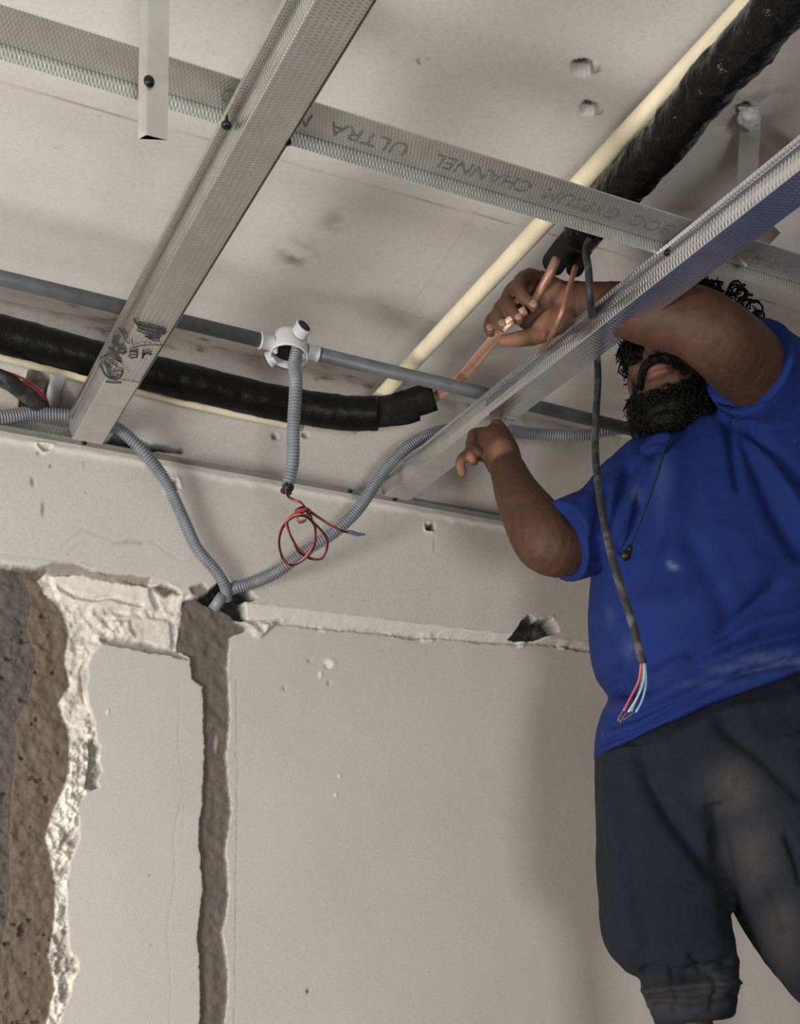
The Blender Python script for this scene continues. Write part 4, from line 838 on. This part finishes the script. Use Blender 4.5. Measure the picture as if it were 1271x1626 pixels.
# hollow neck collar with overlapping plackets
cl = MB()
NC = J(1092, 690, 2.135); na = unit(ZUP*.86-VIEW*.30-RIGHT*.25); n1_ = unit(np.cross(na, VIEW)); n1_ = n1_ if n1_@RIGHT > 0 else -n1_; n2_ = np.cross(na, n1_)
def nring(h, r, k=1): return [NC+na*(h+.006*math.sin(3*t+1))+(n1_*math.cos(t)*r*1.05+n2_*math.sin(t)*r) for t in np.linspace(0, 2*math.pi, 44, endpoint=False)]
rr = [(-.050, .098), (-.022, .086), (.004, .080), (.018, .079), (.018, .074), (.0, .074), (-.05, .086)]
V = sum([nring(h, r) for h, r in rr], []); F = []
for i in range(len(rr)-1):
    for j in range(44): k = (j+1) % 44; F.append((i*44+j, i*44+k, i*44+44+k, i*44+44+j))
cl.add(V, F); setparent(cl.obj('collar', M['shirt'], shirt, col=np.ones((len(V), 3))*L3(19, 39, 97)), shirt)
fl = MB()   # turned-over collar flap at his right
pp = [J(1020, 712, 2.05), J(1042, 695, 2.045), J(1062, 690, 2.035), J(1056, 716, 2.02), J(1040, 722, 2.02)]
for k in (0, 1):
    pass
limb(fl, [(J(1026, 713, 2.05), .010), (J(1042, 703, 2.045), .013), (J(1058, 699, 2.03), .012)], 14, .005); limb(fl, [(J(1030, 716, 2.045), .009), (J(1050, 713, 2.03), .010)], 14, .005)
remesh(fl, 'collar_flap', M['shirt'], .002, 3, shirt, colf=lambda c, n: np.ones((len(c), 3))*L3(19, 39, 97))
tube('drawstring', [J(1063, 700, 2.00), J(1055, 715, 1.985), J(1047, 745, 1.97), J(1035, 780, 1.965), J(1022, 815, 1.955), J(1008, 850, 1.95), J(1001, 868, 1.945), J(996, 882, 1.94)], .0021, M['shirt_dark'], parent=shirt, seg=8)
b = MB(); b.add(*ellipsoid(J(994, 882, 1.94), [RIGHT*.0085, VIEW*.008, ZUP*.0085])); b.add(*ellipsoid(J(1000, 872, 1.942), [RIGHT*.005, VIEW*.005, ZUP*.007])); b.obj('cord_stopper', M['screw'], shirt)

# trousers
tr = MB()
ringloft(tr, [rg((1010, 1130), (1310, 1050), 2.15, .120), rg((956, 1195), (1335, 1150), 2.15, .152), rg((952, 1250), (1345, 1220), 2.14, .155), rg((975, 1300), (1340, 1270), 2.13, .140)])
ringloft(tr, [rg((947, 1200), (1150, 1200), 2.14, .125), rg((946, 1260), (1155, 1270), 2.13, .125), rg((947, 1340), (1152, 1340), 2.11, .118), rg((950, 1420), (1156, 1410), 2.09, .108), rg((954, 1480), (1160, 1465), 2.07, .100), rg((972, 1520), (1164, 1500), 2.06, .095), rg((1000, 1545), (1166, 1515), 2.06, .088), rg((1018, 1556), (1168, 1525), 2.06, .080)])
ringloft(tr, [rg((1014, 1550), (1172, 1520), 2.06, .078), rg((1020, 1575), (1176, 1550), 2.06, .076), rg((1030, 1600), (1170, 1585), 2.06, .070), rg((1040, 1622), (1165, 1606), 2.06, .066), rg((1050, 1634), (1160, 1612), 2.06, .060)])
ringloft(tr, [rg((1085, 1230), (1360, 1150), 2.13, .140), rg((1085, 1290), (1375, 1220), 2.11, .140), rg((1120, 1355), (1395, 1290), 2.09, .132), rg((1162, 1435), (1410, 1370), 2.07, .122), rg((1205, 1510), (1425, 1450), 2.06, .112), rg((1250, 1570), (1435, 1530), 2.05, .100), rg((1285, 1600), (1430, 1590), 2.05, .08)])
TF = [([(1018, 1200), (1030, 1235), (1065, 1290), (1095, 1330), (1130, 1380)], .015, .010), ([(1150, 1150), (1210, 1200), (1271, 1260)], .014, .007), ([(1060, 1180), (1160, 1130), (1271, 1110)], .014, -.006), ([(970, 1260), (985, 1400), (1010, 1500)], .014, -.006), ([(1140, 1330), (1155, 1420), (1163, 1470)], .012, .008),
      ([(1025, 1545), (1090, 1552), (1160, 1530)], .009, .012), ([(1022, 1572), (1090, 1566), (1172, 1560)], .006, -.008), ([(1030, 1590), (1100, 1592), (1170, 1580)], .005, .007), ([(1100, 1520), (1120, 1545)], .006, .005), ([(1060, 1540), (1075, 1580), (1070, 1610)], .005, .005), ([(1250, 1330), (1265, 1370), (1271, 1400)], .006, .008), ([(1200, 1400), (1230, 1470)], .014, .005), ([(1130, 1545), (1140, 1580), (1130, 1600)], .005, .005)]
base_t, dust = L3(27, 30, 38), L3(84, 80, 75)
def tcol(c, n):
    p = proj(c); C = np.ones((len(c), 3))*base_t; g = fbm(c, 14, 4, 60); g2 = fbm(c, 70, 3, 61); k = np.zeros(len(c))
    for (x, y, rx, ry, a) in [(1165, 1255, 40, 42, .62), (1190, 1350, 45, 70, .35), (1235, 1500, 40, 70, .35), (1060, 1590, 60, 30, .38), (1120, 1570, 40, 30, .3), (1240, 1460, 30, 30, .4)]:
        k = np.maximum(k, a*np.exp(-(((p[:, 0]-x)/rx)**2+((p[:, 1]-y)/ry)**2)))
    k = np.clip(k*(1+.8*g)+.05*np.clip(g2, 0, 1), 0, 1); return C*(1-k[:, None])+dust*k[:, None]
remesh(tr, 'trousers', M['trousers'], .0045, 5, person, fold_fn(TF, .0045, 77), tcol)
# shoes
for an, nm in ((ANR, 0), (ANL, 1)):
    s_ = MB(); f_ = unit(-VIEW*.9-RIGHT*.4); a_ = np.array([an[0], an[1], an[2]-.075])
    limb(s_, [(a_-f_*.05+ZUP*.03, .036), (a_+f_*.06+ZUP*.025, .040), (a_+f_*.15+ZUP*.008, .034)], 16, .01); limb(s_, [(a_+ZUP*.03, .038), (a_+ZUP*.06, .042)], 16, .01)
    remesh(s_, 'shoe', M['shoe'], .004, 4, person)
FOOT = ANR[2]-.075-.034
# trestle platform he stands on (below the frame)
pc_ = (ANR+ANL)/2; pf = root('work_platform', (pc_[0], pc_[1], 0), 'wooden trestle platform under the worker, below the frame', 'platform')
b = MB(); b.box((pc_[0]-.55, pc_[1]-.30, FOOT-.045), (pc_[0]+.50, pc_[1]+.22, FOOT)); b.obj('deck_board', M['wood'], pf, smooth=False)
for sx_ in (-.50, .42):
    for sy_ in (-.26, .16): b = MB(); b.box((pc_[0]+sx_, pc_[1]+sy_, 0), (pc_[0]+sx_+.045, pc_[1]+sy_+.045, FOOT-.045)); b.obj('leg', M['wood'], pf, smooth=False)
